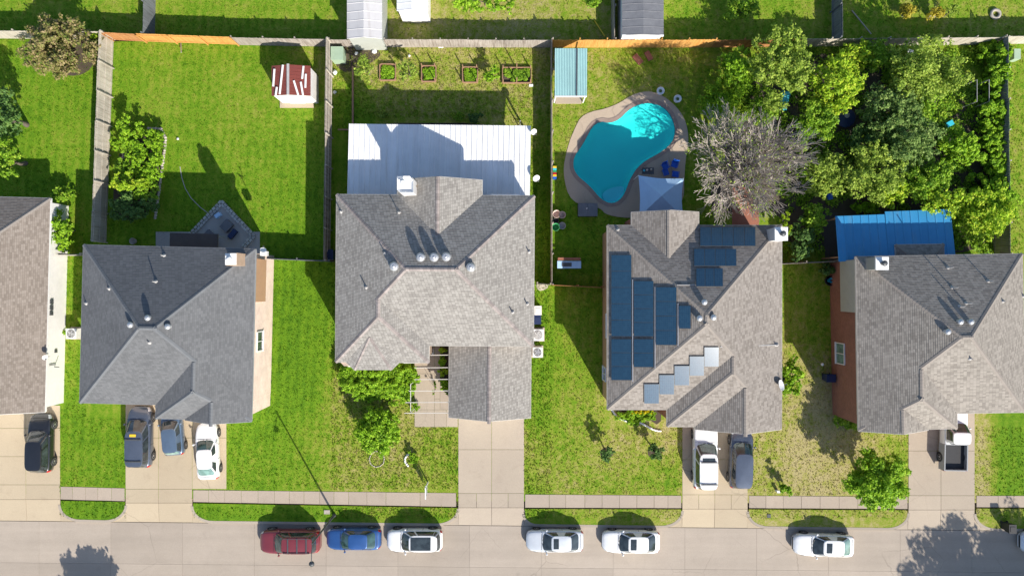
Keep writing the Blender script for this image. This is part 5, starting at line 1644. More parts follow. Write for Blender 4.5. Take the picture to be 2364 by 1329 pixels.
# left yards
tree('flowering_bush', 'large rusty brown green bush at the top left fence', 'bush', 135, 106, 88, 3.6, M['leaf_rust'], sd(), 1.6, .2, .12, ry=66, lumps=46)
tree('climbing_plant', 'lime green climber at the corner where the back fences meet', 'plant', 218, 90, 17, 2.4, M['leaf_lime'], sd(), 1.5, .18, trunk=False, ry=22)
tree('dark_tree', 'dark leafy tree cut by the left edge, upper one', 'tree', -8, 265, 50, 5.5, M['leaf_dark'], sd(), 1.3, .22, .2, ry=58)
tree('dark_tree', 'dark leafy tree cut by the left edge with a sunlit lower side', 'tree', 2, 362, 38, 4.6, M['leaf_mid'], sd(), 1.3, .22, .2, ry=52)
tree('side_shrub', 'shaded shrub at the back corner of the sandy house', 'shrub', 146, 448, 25, 1.8, M['leaf_mid'], sd(), 1.3, .18, trunk=False, ry=24)
tree('side_shrub', 'tall bright shrub against the white wall of the sandy house', 'shrub', 140, 528, 36, 2.8, M['leaf_bright'], sd(), 1.3, .19, .1, ry=50)
tree('side_shrub', 'small green plant beside the air conditioner of the charcoal house', 'shrub', 142, 770, 9, .6, M['leaf_bright'], sd(), 1.5, .14, trunk=False)
for i, (x, y, r, ry, h, m, l) in enumerate(((300, 300, 32, 28, 2.2, 'leaf_bright', 'bright bush at the top of the stone edged bed'), (352, 325, 28, 24, 1.8, 'leaf_bright', 'lime bush in the right corner of the stone edged bed'),
        (335, 372, 36, 24, 2.2, 'leaf_bright', 'bright bush in the middle of the stone edged bed'), (296, 418, 42, 22, 2.8, 'leaf_lime', 'sunlit lime bush at the shadow edge of the stone edged bed'),
        (310, 468, 50, 32, 2.4, 'leaf_dark', 'big shaded bush at the lower end of the stone edged bed'), (280, 330, 24, 22, 1.6, 'leaf_bright', 'small bush by the fence side of the stone edged bed'),
        (318, 348, 30, 24, 2.0, 'leaf_bright', 'leafy bush between the two highest bushes of the stone edged bed'), (342, 400, 28, 22, 1.7, 'leaf_bright', 'low lime bush against the right stones of the bed'),
        (288, 386, 24, 22, 1.7, 'leaf_mid', 'mid green bush on the fence side above the shadow edge'), (335, 440, 30, 24, 1.9, 'leaf_mid', 'shaded bush just below the shadow edge of the bed'), (285, 490, 28, 22, 1.7, 'leaf_dark', 'lowest shaded bush of the stone edged bed'))):
    tree('bed_bush', l, 'bush', x, y, r*1.08, h, M[m], sd(), 1.7, .17, .1, ry=ry*1.12)
# pool yard and tree garden on the right
JT = [(1803, 150, 66, 100, 6.2, 'leaf_olive', 'tall feathery olive tree reaching over the back fence', .9), (1935, 195, 62, 62, 4.6, 'leaf_lime', 'yellow green bushy tree left of the garden centre', 1.2),
 (1700, 165, 44, 52, 3.6, 'leaf_bright', 'bright bush beyond the pool by the orange fence', 1.0), (1660, 235, 46, 52, 1.6, 'leaf_bright', 'low bright ground bush behind the bare tree', .9),
 (2130, 165, 92, 74, 6.0, 'leaf_olive', 'broad olive green tree by the back fence at right', 1.0), (2062, 255, 60, 68, 5.4, 'leaf_sage', 'grey green tree in the centre of the garden', 1.0),
 (2100, 330, 74, 60, 5.2, 'leaf_sage', 'pale grey green tree right of the garden centre', 1.1), (1885, 290, 50, 50, 4.0, 'leaf_mid', 'dark green tree between the bare tree and the round table', 1.0),
 (1910, 400, 52, 46, 3.6, 'leaf_olive', 'light olive shrub tree right of the bare tree', 1.0), (2015, 395, 66, 60, 5.2, 'leaf_olive', 'olive tree above the blue patio roof', 1.1),
 (2060, 440, 40, 36, 3.6, 'leaf_lime', 'lime shrub behind the blue patio roof', 1.0), (2140, 420, 62, 50, 4.2, 'leaf_mid', 'dark green tree above the right end of the blue roof', 1.0),
 (2185, 465, 58, 40, 4.6, 'leaf_lime', 'sunlit lime tree over the corner of the blue roof', .9), (2265, 490, 66, 62, 4.6, 'leaf_lime', 'yellow green tree in the corner beside the red brick house', 1.0),
 (2310, 470, 46, 40, 4.2, 'leaf_bright', 'bright tree leaning over the right fence', .9), (2215, 345, 42, 50, 3.4, 'leaf_bright', 'bright bush beside the vine covered fence', 1.0),
 (2030, 130, 46, 34, 3.0, 'leaf_mid', 'mid green bush by the back fence between the trees', .9), (1980, 130, 40, 30, 2.8, 'leaf_lime', 'lime bush against the pale back fence', .9),
 (1850, 560, 26, 60, 2.6, 'leaf_dark', 'dark shrub along the wall of the solar roof house', 1.1), (1882, 505, 30, 34, 2.6, 'leaf_mid', 'shrub left of the blue patio roof', 1.0),
 (1815, 520, 8, 34, 3.2, 'leaf_lime', 'narrow lime shrub behind the solar house chimney', 1.6), (2000, 478, 40, 16, 1.6, 'leaf_bright', 'row of green plants along the blue roof', .9),
 (2200, 540, 30, 40, 2.6, 'leaf_mid', 'shrub at the right end of the blue roof', 1.0), (2130, 250, 44, 40, 4.2, 'leaf_mid', 'mid green tree behind the pale grey green one', .9),
 (1760, 245, 40, 36, 2.6, 'leaf_mid', 'dark bush above the bare tree', .9), (1990, 320, 34, 30, 3.0, 'leaf_dark', 'dark bush near the round table', .9)]
for x, y, r, ry, h, m, l, dn in JT:
    tree('garden_tree', l, 'tree', x, y, r, h, M[m], sd(), dn*1.3, .19, .18, ry=ry*1.06, lumps=int(16+r/2.6))
vn = thing('climbing_vine', 'long bright yellow green vine covering the right side fence', 'vine', (*P(2285, 270, 1.2)[:2], 0))
rng = np.random.default_rng(5)
cl = []
for i in range(190):
    y = 112+380*rng.random(); x = 2285-6*rng.random()-(rng.random()**1.3*(20+42*(y/450)) if i % 2 == 0 else 0)
    q = P(x, y, 0); o_ = ORIG[vn.name]; cl.append((q[0]-o_[0], q[1]-o_[1], .4+1.6*rng.random(), .30+.3*rng.random()))
link_mesh('foliage', leaf_mesh('foliage', cl, 60000, .17, M['leaf_bright'], 77, shell=.1, sub=7), vn)
mb = MB()
for c in cl[:16]: mb.tube((c[0], c[1], 0), (c[0], c[1], c[2]), .03, .012, 4, False)
mb.build('stem', M['bark'], vn, local=True)
# fronts on the right
tree('side_shrub', 'leafy shrub at the side wall below the satellite dish of the solar house', 'shrub', 1824, 868, 32, 2.6, M['leaf_bright'], sd(), .9, .22, .1, ry=52)
tree('front_tree', 'bright green tree by the pavement in front of the red brick house', 'tree', 2022, 1106, 64, 4.8, M['leaf_bright'], sd(), 3.0, .18, .22, ry=66, lumps=54)
tree('small_tree', 'small tree in a bare ring, left of the two on the solar house lawn', 'tree', 1402, 1046, 18, 2.2, M['leaf_dark'], sd(), 2.6, .15, .2, ry=18)
tree('small_tree', 'small tree in a bare ring, right of the two on the solar house lawn', 'tree', 1514, 1043, 18, 2.4, M['leaf_dark'], sd(), 2.6, .15, .2, ry=18)
tree('small_tree', 'small round bush tree beside the pavement on the straw lawn', 'tree', 1817, 1133, 16, 1.8, M['leaf_bright'], sd(), 3, .15, .15, ry=15)
tree('side_shrub', 'low shrubs along the front wall of the red brick house', 'shrub', 1962, 968, 42, 1.2, M['leaf_mid'], sd(), 1.0, .18, trunk=False, ry=22)
tree('side_shrub', 'small shrub under the front eave of the red brick house', 'shrub', 2022, 990, 20, .8, M['leaf_olive'], sd(), 1.0, .16, trunk=False, ry=8)
tree('side_shrub', 'dark shrub at the back corner of the red brick wall', 'shrub', 1912, 622, 22, 1.6, M['leaf_dark'], sd(), 1.3, .18, trunk=False, ry=14)
tree('flower_bush', 'green plants filling the curved front bed', 'bush', 1470, 962, 52, .6, M['leaf_bright'], sd(), 2.6, .15, trunk=False, ry=17, lumps=60)
tree('flower_bush', 'yellow flowers along the eave in the curved front bed', 'flowers', 1482, 950, 34, .9, M['petal'], sd(), 5, .12, trunk=False, ry=5, lumps=40)
# beyond the back fence
tree('round_bush', 'big round green bush cut by the top edge', 'bush', 1118, -8, 78, 2.6, M['leaf_bright'], sd(), 1.2, .2, .08, ry=46, lumps=26)
tree('round_bush', 'leafy bush at the top edge left of the felt shed', 'bush', 1365, -6, 22, 2.2, M['leaf_mid'], sd(), 1.2, .2, .1, ry=20)
tree('round_bush', 'dark green bush at the top edge right of the felt shed', 'bush', 1705, 18, 44, 2.8, M['leaf_mid'], sd(), 1.3, .2, .1, ry=30)
for i, (x, y) in enumerate(((2085, 30), (2145, 34))):
    pt = thing('potted_bush', ['yellow bush in a pale pot, left of the pair at the top right', 'yellow bush in a pale pot, right of the pair at the top right'][i], 'potted plant', (*G(x, y+4), 0))
    mb = MB(); mb.lathe((0, 0, 0), [(.22, 0), (.32, .42), (.35, .44), (.33, .47), (.27, .43)], 14); mb.build('pot', M['stone'], pt, local=True)
    cl = [(random.uniform(-.5, .5), random.uniform(-.4, .4), .7+random.uniform(0, .6), .3) for k in range(9)]
    link_mesh('foliage', leaf_mesh('foliage', cl, 900, .18, M['leaf_yellow'], 300+i), pt)
tree('bare_sapling', 'thin shadowy sapling beside the ring at the top right', 'sapling', 2198, 26, 14, 2.0, M['leaf_olive'], sd(), .5, .16, .3)
# trees across the road whose shadows fall on the street
tree('street_tree', 'large tree across the road throwing the big leafy shadow at bottom right', 'tree', 2610, 1800, 205, 10.5, M['leaf_mid'], sd(), 2.6, .36, .3, lumps=80)
tree('street_tree', 'second large tree across the road near the bottom right corner', 'tree', 2780, 1750, 185, 9.5, M['leaf_mid'], sd(), 2.6, .36, .3, lumps=60)
tree('street_tree', 'tree across the road throwing the round shadow at bottom left', 'tree', 246, 1572, 74, 6.4, M['leaf_mid'], sd(), 2.6, .28, .3, lumps=34)

# big bare tree: grey limbs spreading from a short trunk, few leaves
bt = thing('bare_tree', 'huge bare grey branching tree beside the pool with few leaves', 'tree', (*G(1662, 404), 0))
rng = np.random.default_rng(11)
mb = MB(); mb.tube((0, 0, -.1), (.05, 0, 1.0), .36, .30, 9, False); mb.tube((.05, 0, 1.0), (.1, .05, 1.9), .30, .27, 9, True); mb.build('trunk', M['bark_pale'], bt, local=True)
tips = []
def branch(mb, p, d, L, r, lev):
    seg = 3 if lev < 2 else 2
    for i in range(seg):
        d = d+rng.normal(0, .10, 3)+np.array((0, 0, .03)); d /= np.linalg.norm(d)
        q = p+d*L/seg
        r2 = max(.016, r*(.84 if lev < 2 else .7))
        mb.tube(p, q, r, r2, 6 if lev == 0 else 4 if lev == 1 else 3, False)
        p = q; r = r2
        if lev < 3 and i > 0 or lev in (1, 2):
            for k in range(2 if lev < 2 else 3):
                a = rng.normal(0, 1, 3); a -= d*np.dot(a, d); a /= np.linalg.norm(a)
                e = d+a*rng.uniform(.35, .75); e /= np.linalg.norm(e)
                if lev < 3: branch(mb, p, e, L*rng.uniform(.45, .68), r*.62, lev+1)
    tips.append(p)
    if lev < 3: branch(mb, p, d, L*.55, r*.8, lev+1)
for k in range(26):
    a = 2*pi*k/26+rng.normal(0, .12); el = R(rng.uniform(34, 66) if k % 3 else rng.uniform(62, 80))
    mb = MB(); branch(mb, np.array((.1, .05, rng.uniform(1.2, 1.85))), np.array((cos(a)*cos(el), sin(a)*cos(el), sin(el))), rng.uniform(3.0, 3.8), .12, 0)
    mb.build('limb', M['bark_pale'], bt, local=True)
tp = np.array(tips); tp = tp[rng.random(len(tp)) < .30]
cl = [(p[0], p[1], p[2], .22) for p in tp]+[(rng.normal(0, .7), .6+rng.normal(0, 1.2), 2.6+rng.uniform(0, 1.5), .4) for k in range(14)]
link_mesh('crown', leaf_mesh('crown', cl, 2600, .13, M['leaf_olive'], 12), bt)

# ---- grass blades standing in the lawns
HOUSES = [(790, 455, 1232, 830), (200, 575, 600, 965), (1395, 520, 1800, 985), (1925, 590, 2400, 985), (-100, 455, 150, 940)]
PAVED = [(1058, 930, 1210, 1220), (957, 800, 1057, 985), (290, 900, 444, 1210), (444, 900, 523, 1128), (-300, 940, 138, 1210), (1575, 960, 1726, 1225), (2097, 930, 2250, 1225),
         (140, 1121, 288, 1156), (446, 1129, 1053, 1170), (1212, 1139, 1573, 1174), (1729, 1142, 2095, 1176), (2254, 1142, 2500, 1174), (446, 1205, 2500, 1230), (120, 1196, 2400, 1205), (785, 100, 800, 106)]
SOFT = [(822, 272, 1160, 318), (770, 300, 800, 600), (1640, 120, 2290, 580), (360, 540, 600, 600), (262, 300, 372, 505)]
tufts('grass', (765, 104, 1273, 1212), 62, 'short mixed green and straw grass of the middle plot', HOUSES+PAVED+SOFT, .075, 21)
tufts('grass', (180, 96, 765, 1205), 36, 'lush green grass of the left plots', HOUSES+PAVED+SOFT, .05, 22)
tufts('grass', (1273, 106, 2364, 1218), 34, 'patchy grass of the right plots', HOUSES+PAVED+SOFT+[DECK_PX], .06, 23)
tufts('grass', (0, -30, 2364, 98), 26, 'grass of the yards beyond the back fence', [], .06, 24)
tufts('grass', (-40, 96, 180, 1200), 30, 'grass round the sandy roofed house', HOUSES+PAVED, .06, 25)

# ivy and low growth under the trees of the right garden
rng = np.random.default_rng(44)
cl = []
while len(cl) < 420:
    x, y = rng.uniform(1640, 2285), rng.uniform(115, 590)
    if x < 1800 and (y > 300 or x+y < 1880): continue
    if 1895 < x and y > 490 and x < 2215: continue
    if hypot(x-1955, y-275) < 34 or (1895 < x < 1945 and y > 470): continue
    q = G(x, y); cl.append((q[0], q[1], .12, rng.uniform(.25, .7)))
o = link_mesh('ground_cover', leaf_mesh('ground_cover', cl, 30000, .2, M['leaf_mid'], 45, flat=.35), None, 'dark low ivy and weeds under the trees of the right garden', 'stuff'); o['category'] = 'ground cover'
# ------------------------------------------------------------------ garden things
def at(px, py, z=0): return P(px, py, z)

# raised beds
def raised_bed(label, x0, y0, x1, y1, posts=True, mid=False):
    a = G(x0, y0); b = G(x1, y1)
    t = thing('raised_bed', label, 'raised bed', ((a[0]+b[0])/2, (a[1]+b[1])/2, 0), 0, 'timber raised beds along the back fence')
    w, h = abs(b[0]-a[0])/2, abs(b[1]-a[1])/2
    for sx in (-1, 1):
        mb = MB(); mb.box((sx*w, 0, .13), (.06, 2*h, .30)); mb.build('side_board', M['timber'], t, local=True)
    for sy in (-1, 1):
        mb = MB(); mb.box((0, sy*h, .128), (2*w-.065, .06, .295)); mb.build('side_board', M['timber'], t, local=True)
    mb = MB(); mb.add([(-w, -h, .06), (w, -h, .06), (w, h, .06), (-w, h, .06)], [(0, 1, 2, 3)])
    mb.build('soil', M['soil'], t, local=True)
    hh = .95 if posts else .32
    pts = [(sx*(w-.06), sy*(h-.06)) for sx in (-1, 1) for sy in (-1, 1)]+([(0, h-.06), (0, -h+.06)] if mid else [])
    for k, (x, y) in enumerate(pts):
        mb = MB(); mb.box((x, y, hh/2*(1.5 if k > 3 else 1)), (.075, .075, hh*(1.5 if k > 3 else 1))); mb.build('post', M['timber'], t, local=True)
    rng = np.random.default_rng(int(x0))
    cl = [(rng.uniform(-w+.2, w-.2), rng.uniform(-h+.2, h-.2), .12, .2) for k in range(40)]
    link_mesh('foliage', leaf_mesh('foliage', cl, 2600 if not mid else 6500, .13, M['leaf_bright' if not mid else 'leaf_mid'], int(x0)), t)
raised_bed('square raised bed at the left, without posts', 878, 150, 914, 187, False)
raised_bed('square raised bed second from the left with corner posts', 974, 154, 1007, 190)
raised_bed('square raised bed third from the left beside the bright bush', 1068, 157, 1103, 192)
raised_bed('long double raised bed at the right with tall middle posts', 1160, 158, 1226, 193, True, True)

t = thing('storage_box', 'pale green plastic storage box in the fence corner', 'box', (*G(786, 134), 0))
mb = MB(); mb.box((0, 0, .55), (.96, 1.06, 1.1)); mb.build('body', M['green_plastic'], t, local=True)
for sy in (-1, 1):
    mb = MB(); mb.box((0, sy*.28, 1.14), (1.04, .555, .09)); mb.build('lid', M['green_plastic'], t, local=True)
def bag(label, px, py, s=.3, m='white', cat='bag'):
    mb = MB(); c = at(px, py)
    mb.lathe((c[0], c[1], 0), [(s*.7, 0), (s*.95, s*.35), (s*.8, s*.8), (s*.4, s*1.1), (s*.08, s*1.25), (s*.14, s*1.45)], 9)
    v = [(x+random.uniform(-.04, .04), y+random.uniform(-.04, .04), z) for x, y, z in mb.v]; mb.v = v
    mb.build(cat.replace(' ', '_'), M[m], None, label=label, cat=cat)
bag('white bag beside the young tree at the soil corner', 823, 124, .16)
bag('pale sack near the back fence right of the soil corner', 865, 120, .24)
bag('small white bag at the foot of the second young tree', 945, 129, .12)
bag('small white tag bag low between the first raised beds', 932, 178, .1)
bag('white scrap on the shaded soil strip by the tall fence', 773, 214, .16)
bag('pale bundle at the tall fence below the green box', 774, 168, .22)
def block(name, label, cat, px, py, sx, sy, sz, m, rz=0, z=0):
    c = at(px, py); mb = MB(); mb.box((c[0], c[1], z+sz/2), (sx, sy, sz), rz); k = sz*.12
    return mb.build(name, M[m], None, label=label, cat=cat)
block('paving_stone', 'pale square stone leaning at the foot of the back fence', 'stone', 1018, 108, .42, .26, .12, 'trim_w')
block('paving_stone', 'pale stone at the right corner of the long raised bed', 'stone', 1226, 198, .34, .2, .10, 'trim_w')
block('drain_cover', 'grey utility cover in the verge beside the lamp post', 'cover', 755, 1181, .50, .34, .04, 'stone')
block('garden_edging', 'long rotten board edging left of the shaded lawn', 'edging', 815, 235, .14, 6.0, .14, 'timber')
block('garden_edging', 'board edging across the end of the shaded soil strip', 'edging', 797, 300, 1.2, .1, .14, 'timber')

# clothes line pole that throws the long thin shadow
t = thing('clothes_pole', 'thin pole at the right end of the white patio cover', 'pole', (*G(1200, 296), 0))
mb = MB(); mb.tube((0, 0, 0), (0, 0, 2.6), .045, .04, 8); mb.build('pole', M['pipe'], t, local=True)

# satellite dishes
def dish(label, px, py, z, r=.4, az=-60, mast=.5):
    q = P(px, py, z)
    t = thing('satellite_dish', label, 'satellite dish', (q[0], q[1], z-mast))
    a = R(az); d = np.array((cos(a)*.72, sin(a)*.72, .70)); x = np.cross((0, 0, 1), d); x /= np.linalg.norm(x); y = np.cross(d, x)
    mb = MB(); mb.lathe((0, 0, mast), [(.02, .0), (r*.5, .025), (r*.8, .065), (r, .10), (r*1.01, .115), (r*.96, .10), (r*.5, .045), (.02, .02)], 18, (d, x, y)); mb.build('reflector', M['white'], t, local=True)
    mb = MB(); mb.tube((0, 0, -.05), (0, 0, mast), .03, .03, 6); mb.build('mast', M['pipe'], t, local=True)
    mb = MB(); e = d*.5; b = np.array((0, 0, mast))+y*(-r*.9)+d*.1; c = np.array((0, 0, mast))+e; mb.tube(b, c, .015, .015, 5); mb.obox(c, d*.06, x*.04, y*.04); mb.build('feed_arm', M['dark_metal'], t, local=True)
    return t
dish('white satellite dish at the upper right corner of the white patio cover', 1231, 303, 3.0, .26)
dish('larger white satellite dish at the right edge of the white patio cover', 1237, 410, 3.3, .29)
dish('white satellite dish on the right eave of the solar roof house', 1801, 889, 5.4, .42, 20)
dish('small dish on the ridge end of the charcoal roof by the back wall', 607, 579, 4.9, .25, 60)
dish('bare antenna arm on the right eave of the sandy roof', 103, 824, 3.2, .2, -20)

# air conditioners, bins
def ac(label, px, py, s=.82, h=.85, dark=False):
    q = P(px, py, h); t = thing('air_conditioner', label, 'air conditioner', (q[0], q[1], 0))
    mb = MB(); mb.box((0, 0, .04), (s*1.25, s*1.25, .10)); mb.build('pad', M['drive'], t, local=True)
    mb = MB(); mb.box((0, 0, h/2+.05), (s, s, h-.08)); mb.build('body', M['white' if not dark else 'trim_w'], t, local=True)
    mb = MB()
    mb.box((0, 0, h+.035), (s*1.02, s*1.02, .05)); mb.build('top_panel', M['white'], t, local=True)
    mb = MB(); mb.lathe((0, 0, h+.06), [(s*.42, 0), (s*.42, .012), (s*.02, .012)], 20); g = mb.build('fan_grille', M['pipe' if not dark else 'black'], t, local=True)
    for r in (.40, .30, .20, .10):
        mb = MB()
        for k in range(20):
            a, b = 2*pi*k/20, 2*pi*(k+1)/20; mb.bar((s*r*cos(a), s*r*sin(a), h+.09), (s*r*cos(b), s*r*sin(b), h+.09), .018, .02)
        mb.build('guard_ring', M['white'], g, local=True)
    for k in range(5):
        a = 2*pi*k/5; mb = MB(); mb.obox((s*.2*cos(a), s*.2*sin(a), h+.08), (s*.17*cos(a), s*.17*sin(a), .006), (-s*.06*sin(a), s*.06*cos(a), 0), (0, 0, .004)); mb.build('fan_blade', M['pipe'] if not dark else M['rim'], g, local=True)
ac('white air conditioner with grey fan beside the right wall of the tan house', 1242, 773, .95)
ac('air conditioner with black fan at the corner of the tan house garage', 1241, 813, .82, .8, True)
ac('air conditioner on a pad by the left wall of the charcoal house', 165, 770, .85, .8, True)
def bin_(label, px, py, m, sx=.58, sy=.72, h=1.05, lid=None):
    q = P(px, py, h); t = thing('wheelie_bin', label, 'bin', (q[0], q[1], 0))
    mb = MB(); a, b = .42, .5
    mb.prism([(-sx*.4, -sy*.4), (sx*.4, -sy*.4), (sx*.4, sy*.4), (-sx*.4, sy*.4)], 0, h*.5)
    mb.prism([(-sx*.47, -sy*.47), (sx*.47, -sy*.47), (sx*.47, sy*.47), (-sx*.47, sy*.47)], h*.5, h-.06); mb.build('body', M[m], t, local=True)
    mb = MB(); mb.prism([(-sx*.52, -sy*.52), (sx*.52, -sy*.52), (sx*.52, sy*.56), (-sx*.52, sy*.56)], h-.05, h+.03); mb.box((0, 0, h+.045), (sx*.7, sy*.6, .03)); mb.build('lid', M[lid or m], t, local=True)
    for sg in (-1, 1):
        mb = MB(); mb.lathe((sg*sx*.42, sy*.40, .12), [(.11, -.025), (.12, 0), (.11, .025)], 10, ((1, 0, 0), (0, 1, 0), (0, 0, 1))); mb.build('wheel', M['tyre'], t, local=True)
bin_('pale grey green bin with white lid by the right wall of the tan house', 1242, 717, 'green_plastic', lid='trim_w')
bin_('slate blue bin between the pale bin and the air conditioner', 1241, 738, 'navy_plastic')
bin_('dark blue bin against the red brick wall', 1919, 873, 'navy_plastic', .75, .62)
bin_('dark blue tub in the shade at the tall fence corner by the tan house', 760, 588, 'navy_plastic', .62, .8)
bin_('dark blue bin behind the shrub below the solar house dish', 1815, 877, 'navy_plastic', .6, .55)
bin_('black bin shape added for a shadow silhouette at the kerb by the right edge', 2338, 1221, 'black', .6, .7, 1.1)  # added dark body standing in for the cast shadow of some object

# shed of white siding with a maroon roof and loose white planks on it
t = thing('garden_shed', 'white shed with maroon roof and loose white planks lying on top', 'shed', (*P(676, 190, 1.2)[:2], 0))
zr = 2.55
c = [P(627, 152, zr), P(717, 152, zr), P(716, 222, zr-.05), P(628, 222, zr-.05)]
x0, x1 = c[0][0], c[1][0]; y1, y0 = c[0][1], c[2][1]
og = ORIG[t.name]
mb = MB(); mb.prism([(x0+.08, y0+.08), (x1-.08, y0+.08), (x1-.08, y1-.08), (x0+.08, y1-.08)], 0, zr-.12); mb.build('wall', M['siding_w'], t)
xm = x0+(x1-x0)*.46; zp = zr+.35
for sg, xa in ((-1, x0), (1, x1)):
    rows = 9
    for k in range(rows):
        ya, yb = y0+(y1-y0)*k/rows, y0+(y1-y0)*(k+1)/rows-.015
        mb = MB(); mb.add([(xm, ya, zp+.012), (xm, yb, zp), (xa, yb, zr), (xa, ya, zr+.012), (xm, ya, zp-.03), (xm, yb, zp-.03), (xa, yb, zr-.03), (xa, ya, zr-.03)],
               [(0, 3, 2, 1) if sg > 0 else (0, 1, 2, 3), (0, 4, 7, 3), (3, 7, 6, 2), (1, 5, 4, 0)]); mb.build('roof_sheet', M['red_metal'], t)
mb = MB(); mb.bar((xm, y0-.02, zp+.03), (xm, y1+.03, zp+.03), .20, .05); mb.build('ridge_strip', M['pipe'], t)
for sy in (0,):
    mb = MB(); mb.add([(x0+.08, y0+.075, zr-.12), (x1-.08, y0+.075, zr-.12), (xm, y0+.075, zp-.05)], [(0, 1, 2)]); mb.build('gable_wall', M['siding_w'], t)
mb = MB(); mb.box(((x0+x1)/2-.2, y0+.06, 1.0), (1.3, .05, 1.95)); mb.build('door', M['trim_w'], t)
for i, (xa, ya, xb, yb) in enumerate(((634, 160, 631, 200), (655, 152, 647, 219), (640, 202, 637, 222), (680, 188, 690, 222), (701, 153, 698, 183), (706, 171, 705, 203), (695, 190, 700, 221))):
    f_ = lambda x: zp-(zp-zr)*abs(x-xm)/((x1-x0)/2)+.06
    a = P(xa, ya, zr+.15); b = P(xb, yb, zr+.15)
    mb = MB(); mb.bar((a[0], a[1], f_(a[0])+.03), (b[0], b[1], f_(b[0])+.03), .15, .04)
    mb.build('loose_plank', M['trim_w'], None, label=['white plank along the left edge of the maroon shed roof', 'long white plank left of the shed roof ridge', 'short white plank at the lower left of the shed roof', 'slanting wide plank right of the shed roof ridge', 'white plank at the top right of the shed roof', 'white plank near the right edge of the shed roof', 'white plank at the lower right of the shed roof'][i], cat='plank', group='loose planks on the shed roof')

# sheds beyond the back fence
def plain_shed(label, x0, y0, x1, y1, z, wall, roof, ridge='v', rise=.45, n=10, edge=None, door=True):
    a = P(x0, y0, z); b = P(x1, y1, z)
    xa, xb, ya, yb = a[0], b[0], b[1], a[1]
    t = thing('garden_shed', label, 'shed', ((xa+xb)/2, (ya+yb)/2, 0))
    mb = MB(); mb.prism([(xa+.1, ya+.1), (xb-.1, ya+.1), (xb-.1, yb-.1), (xa+.1, yb-.1)], 0, z-.05); mb.build('wall', M[wall], t)
    xm = (xa+xb)/2
    for sg, xe in ((-1, xa), (1, xb)):
        for k in range(n):
            y_, y2 = ya+(yb-ya)*k/n, ya+(yb-ya)*(k+1)/n
            e = .012
            mb = MB(); mb.add([(xm, y_, z+rise), (xm, y2, z+rise), (xe, y2, z), (xe, y_, z), (xm, y_+.04, z+rise+.03), (xe, y_+.04, z+.03), (xm, y_, z+rise-.03), (xe, y_, z-.03)],
                [(0, 3, 2, 1) if sg > 0 else (0, 1, 2, 3), (0, 4, 5, 3), (6, 0, 3, 7)]); mb.build('roof_sheet', M[roof], t)
    mb = MB(); mb.add([(xa+.1, ya+.09, z-.05), (xb-.1, ya+.09, z-.05), (xm, ya+.09, z+rise-.06)], [(0, 1, 2)]); mb.build('gable_wall', M[wall], t)
    if door: mb = MB(); mb.box((xm, ya+.08, 1.0), (.9, .05, 1.95)); mb.build('door', M['trim_w'], t)
    if edge: mb = MB(); mb.bar((xa, ya-.02, z-.02), (xb, ya-.02, z-.02), .12, .16); mb.build('fascia', M[edge], t)
    return t
plain_shed('long light grey metal roofed shed behind the back fence', 801, -70, 882, 90, 2.9, 'siding_g', 'grey_sheet', rise=.35, n=8, door=False)
plain_shed('bright white shed at the top edge of the photo', 916, -70, 988, 26, 2.6, 'siding_w', 'metal_w', rise=.3, n=6)
plain_shed('dark grey felt roofed shed at the top edge behind the orange fence', 1436, -60, 1532, 82, 2.9, 'siding_w', 'felt', rise=.25, n=8, edge='white')
mb = MB(); q = G(950, 38); mb.prism([(q[0]-.6, q[1]-.35), (q[0]+.6, q[1]-.35), (q[0]+.6, q[1]+.35), (q[0]-.6, q[1]+.35)], 0, .12); mb.build('shed_step', M['terracotta'], None, label='reddish step in front of the bright white shed', cat='step')

# teal sheet roof shelter beside the side fence
t = thing('shelter', 'teal corrugated roof shelter in the pool yard corner', 'shelter', (*P(1317, 170, 2.3)[:2], 0))
a, b = P(1281, 112, 2.55), P(1355, 222, 2.3)
for k in range(5):
    xa, xb = a[0]+(b[0]-a[0])*k/5, a[0]+(b[0]-a[0])*(k+1)/5
    mb = MB(); m_ = 16; vs = []
    for v in (0, 1):
        for i in range(m_+1):
            vs.append((xa+(xb-xa)*i/m_, a[1]+(b[1]-a[1])*v, 2.55-.25*v+.025*sin(i*pi/2)+.003*(k % 2)))
    mb.add(vs, [(i, m_+1+i, m_+2+i, i+1) for i in range(m_)]); mb.build('roof_sheet', M['teal_sheet'], t)
mb = MB(); mb.bar((a[0]+(b[0]-a[0])*.68, a[1], 2.62), (a[0]+(b[0]-a[0])*.68, b[1], 2.38), .10, .04); mb.build('roof_seam', M['dark_metal'], t)
mb = MB(); mb.bar((a[0], b[1]-.02, 2.24), (b[0], b[1]-.02, 2.24), .08, .16); mb.build('beam', M['trim_w'], t)
for x in (a[0]+.1, b[0]-.1):
    for y in (a[1]-.1, b[1]+.1):
        mb = MB(); mb.box((x, y, 1.1), (.1, .1, 2.2)); mb.build('post', M['trim_w'], t)
mb = MB(); mb.prism([G(1282, 212), G(1345, 212), G(1342, 240), G(1282, 240)], -.05, .12); mb.build('floor_slab', M['drive'], t)

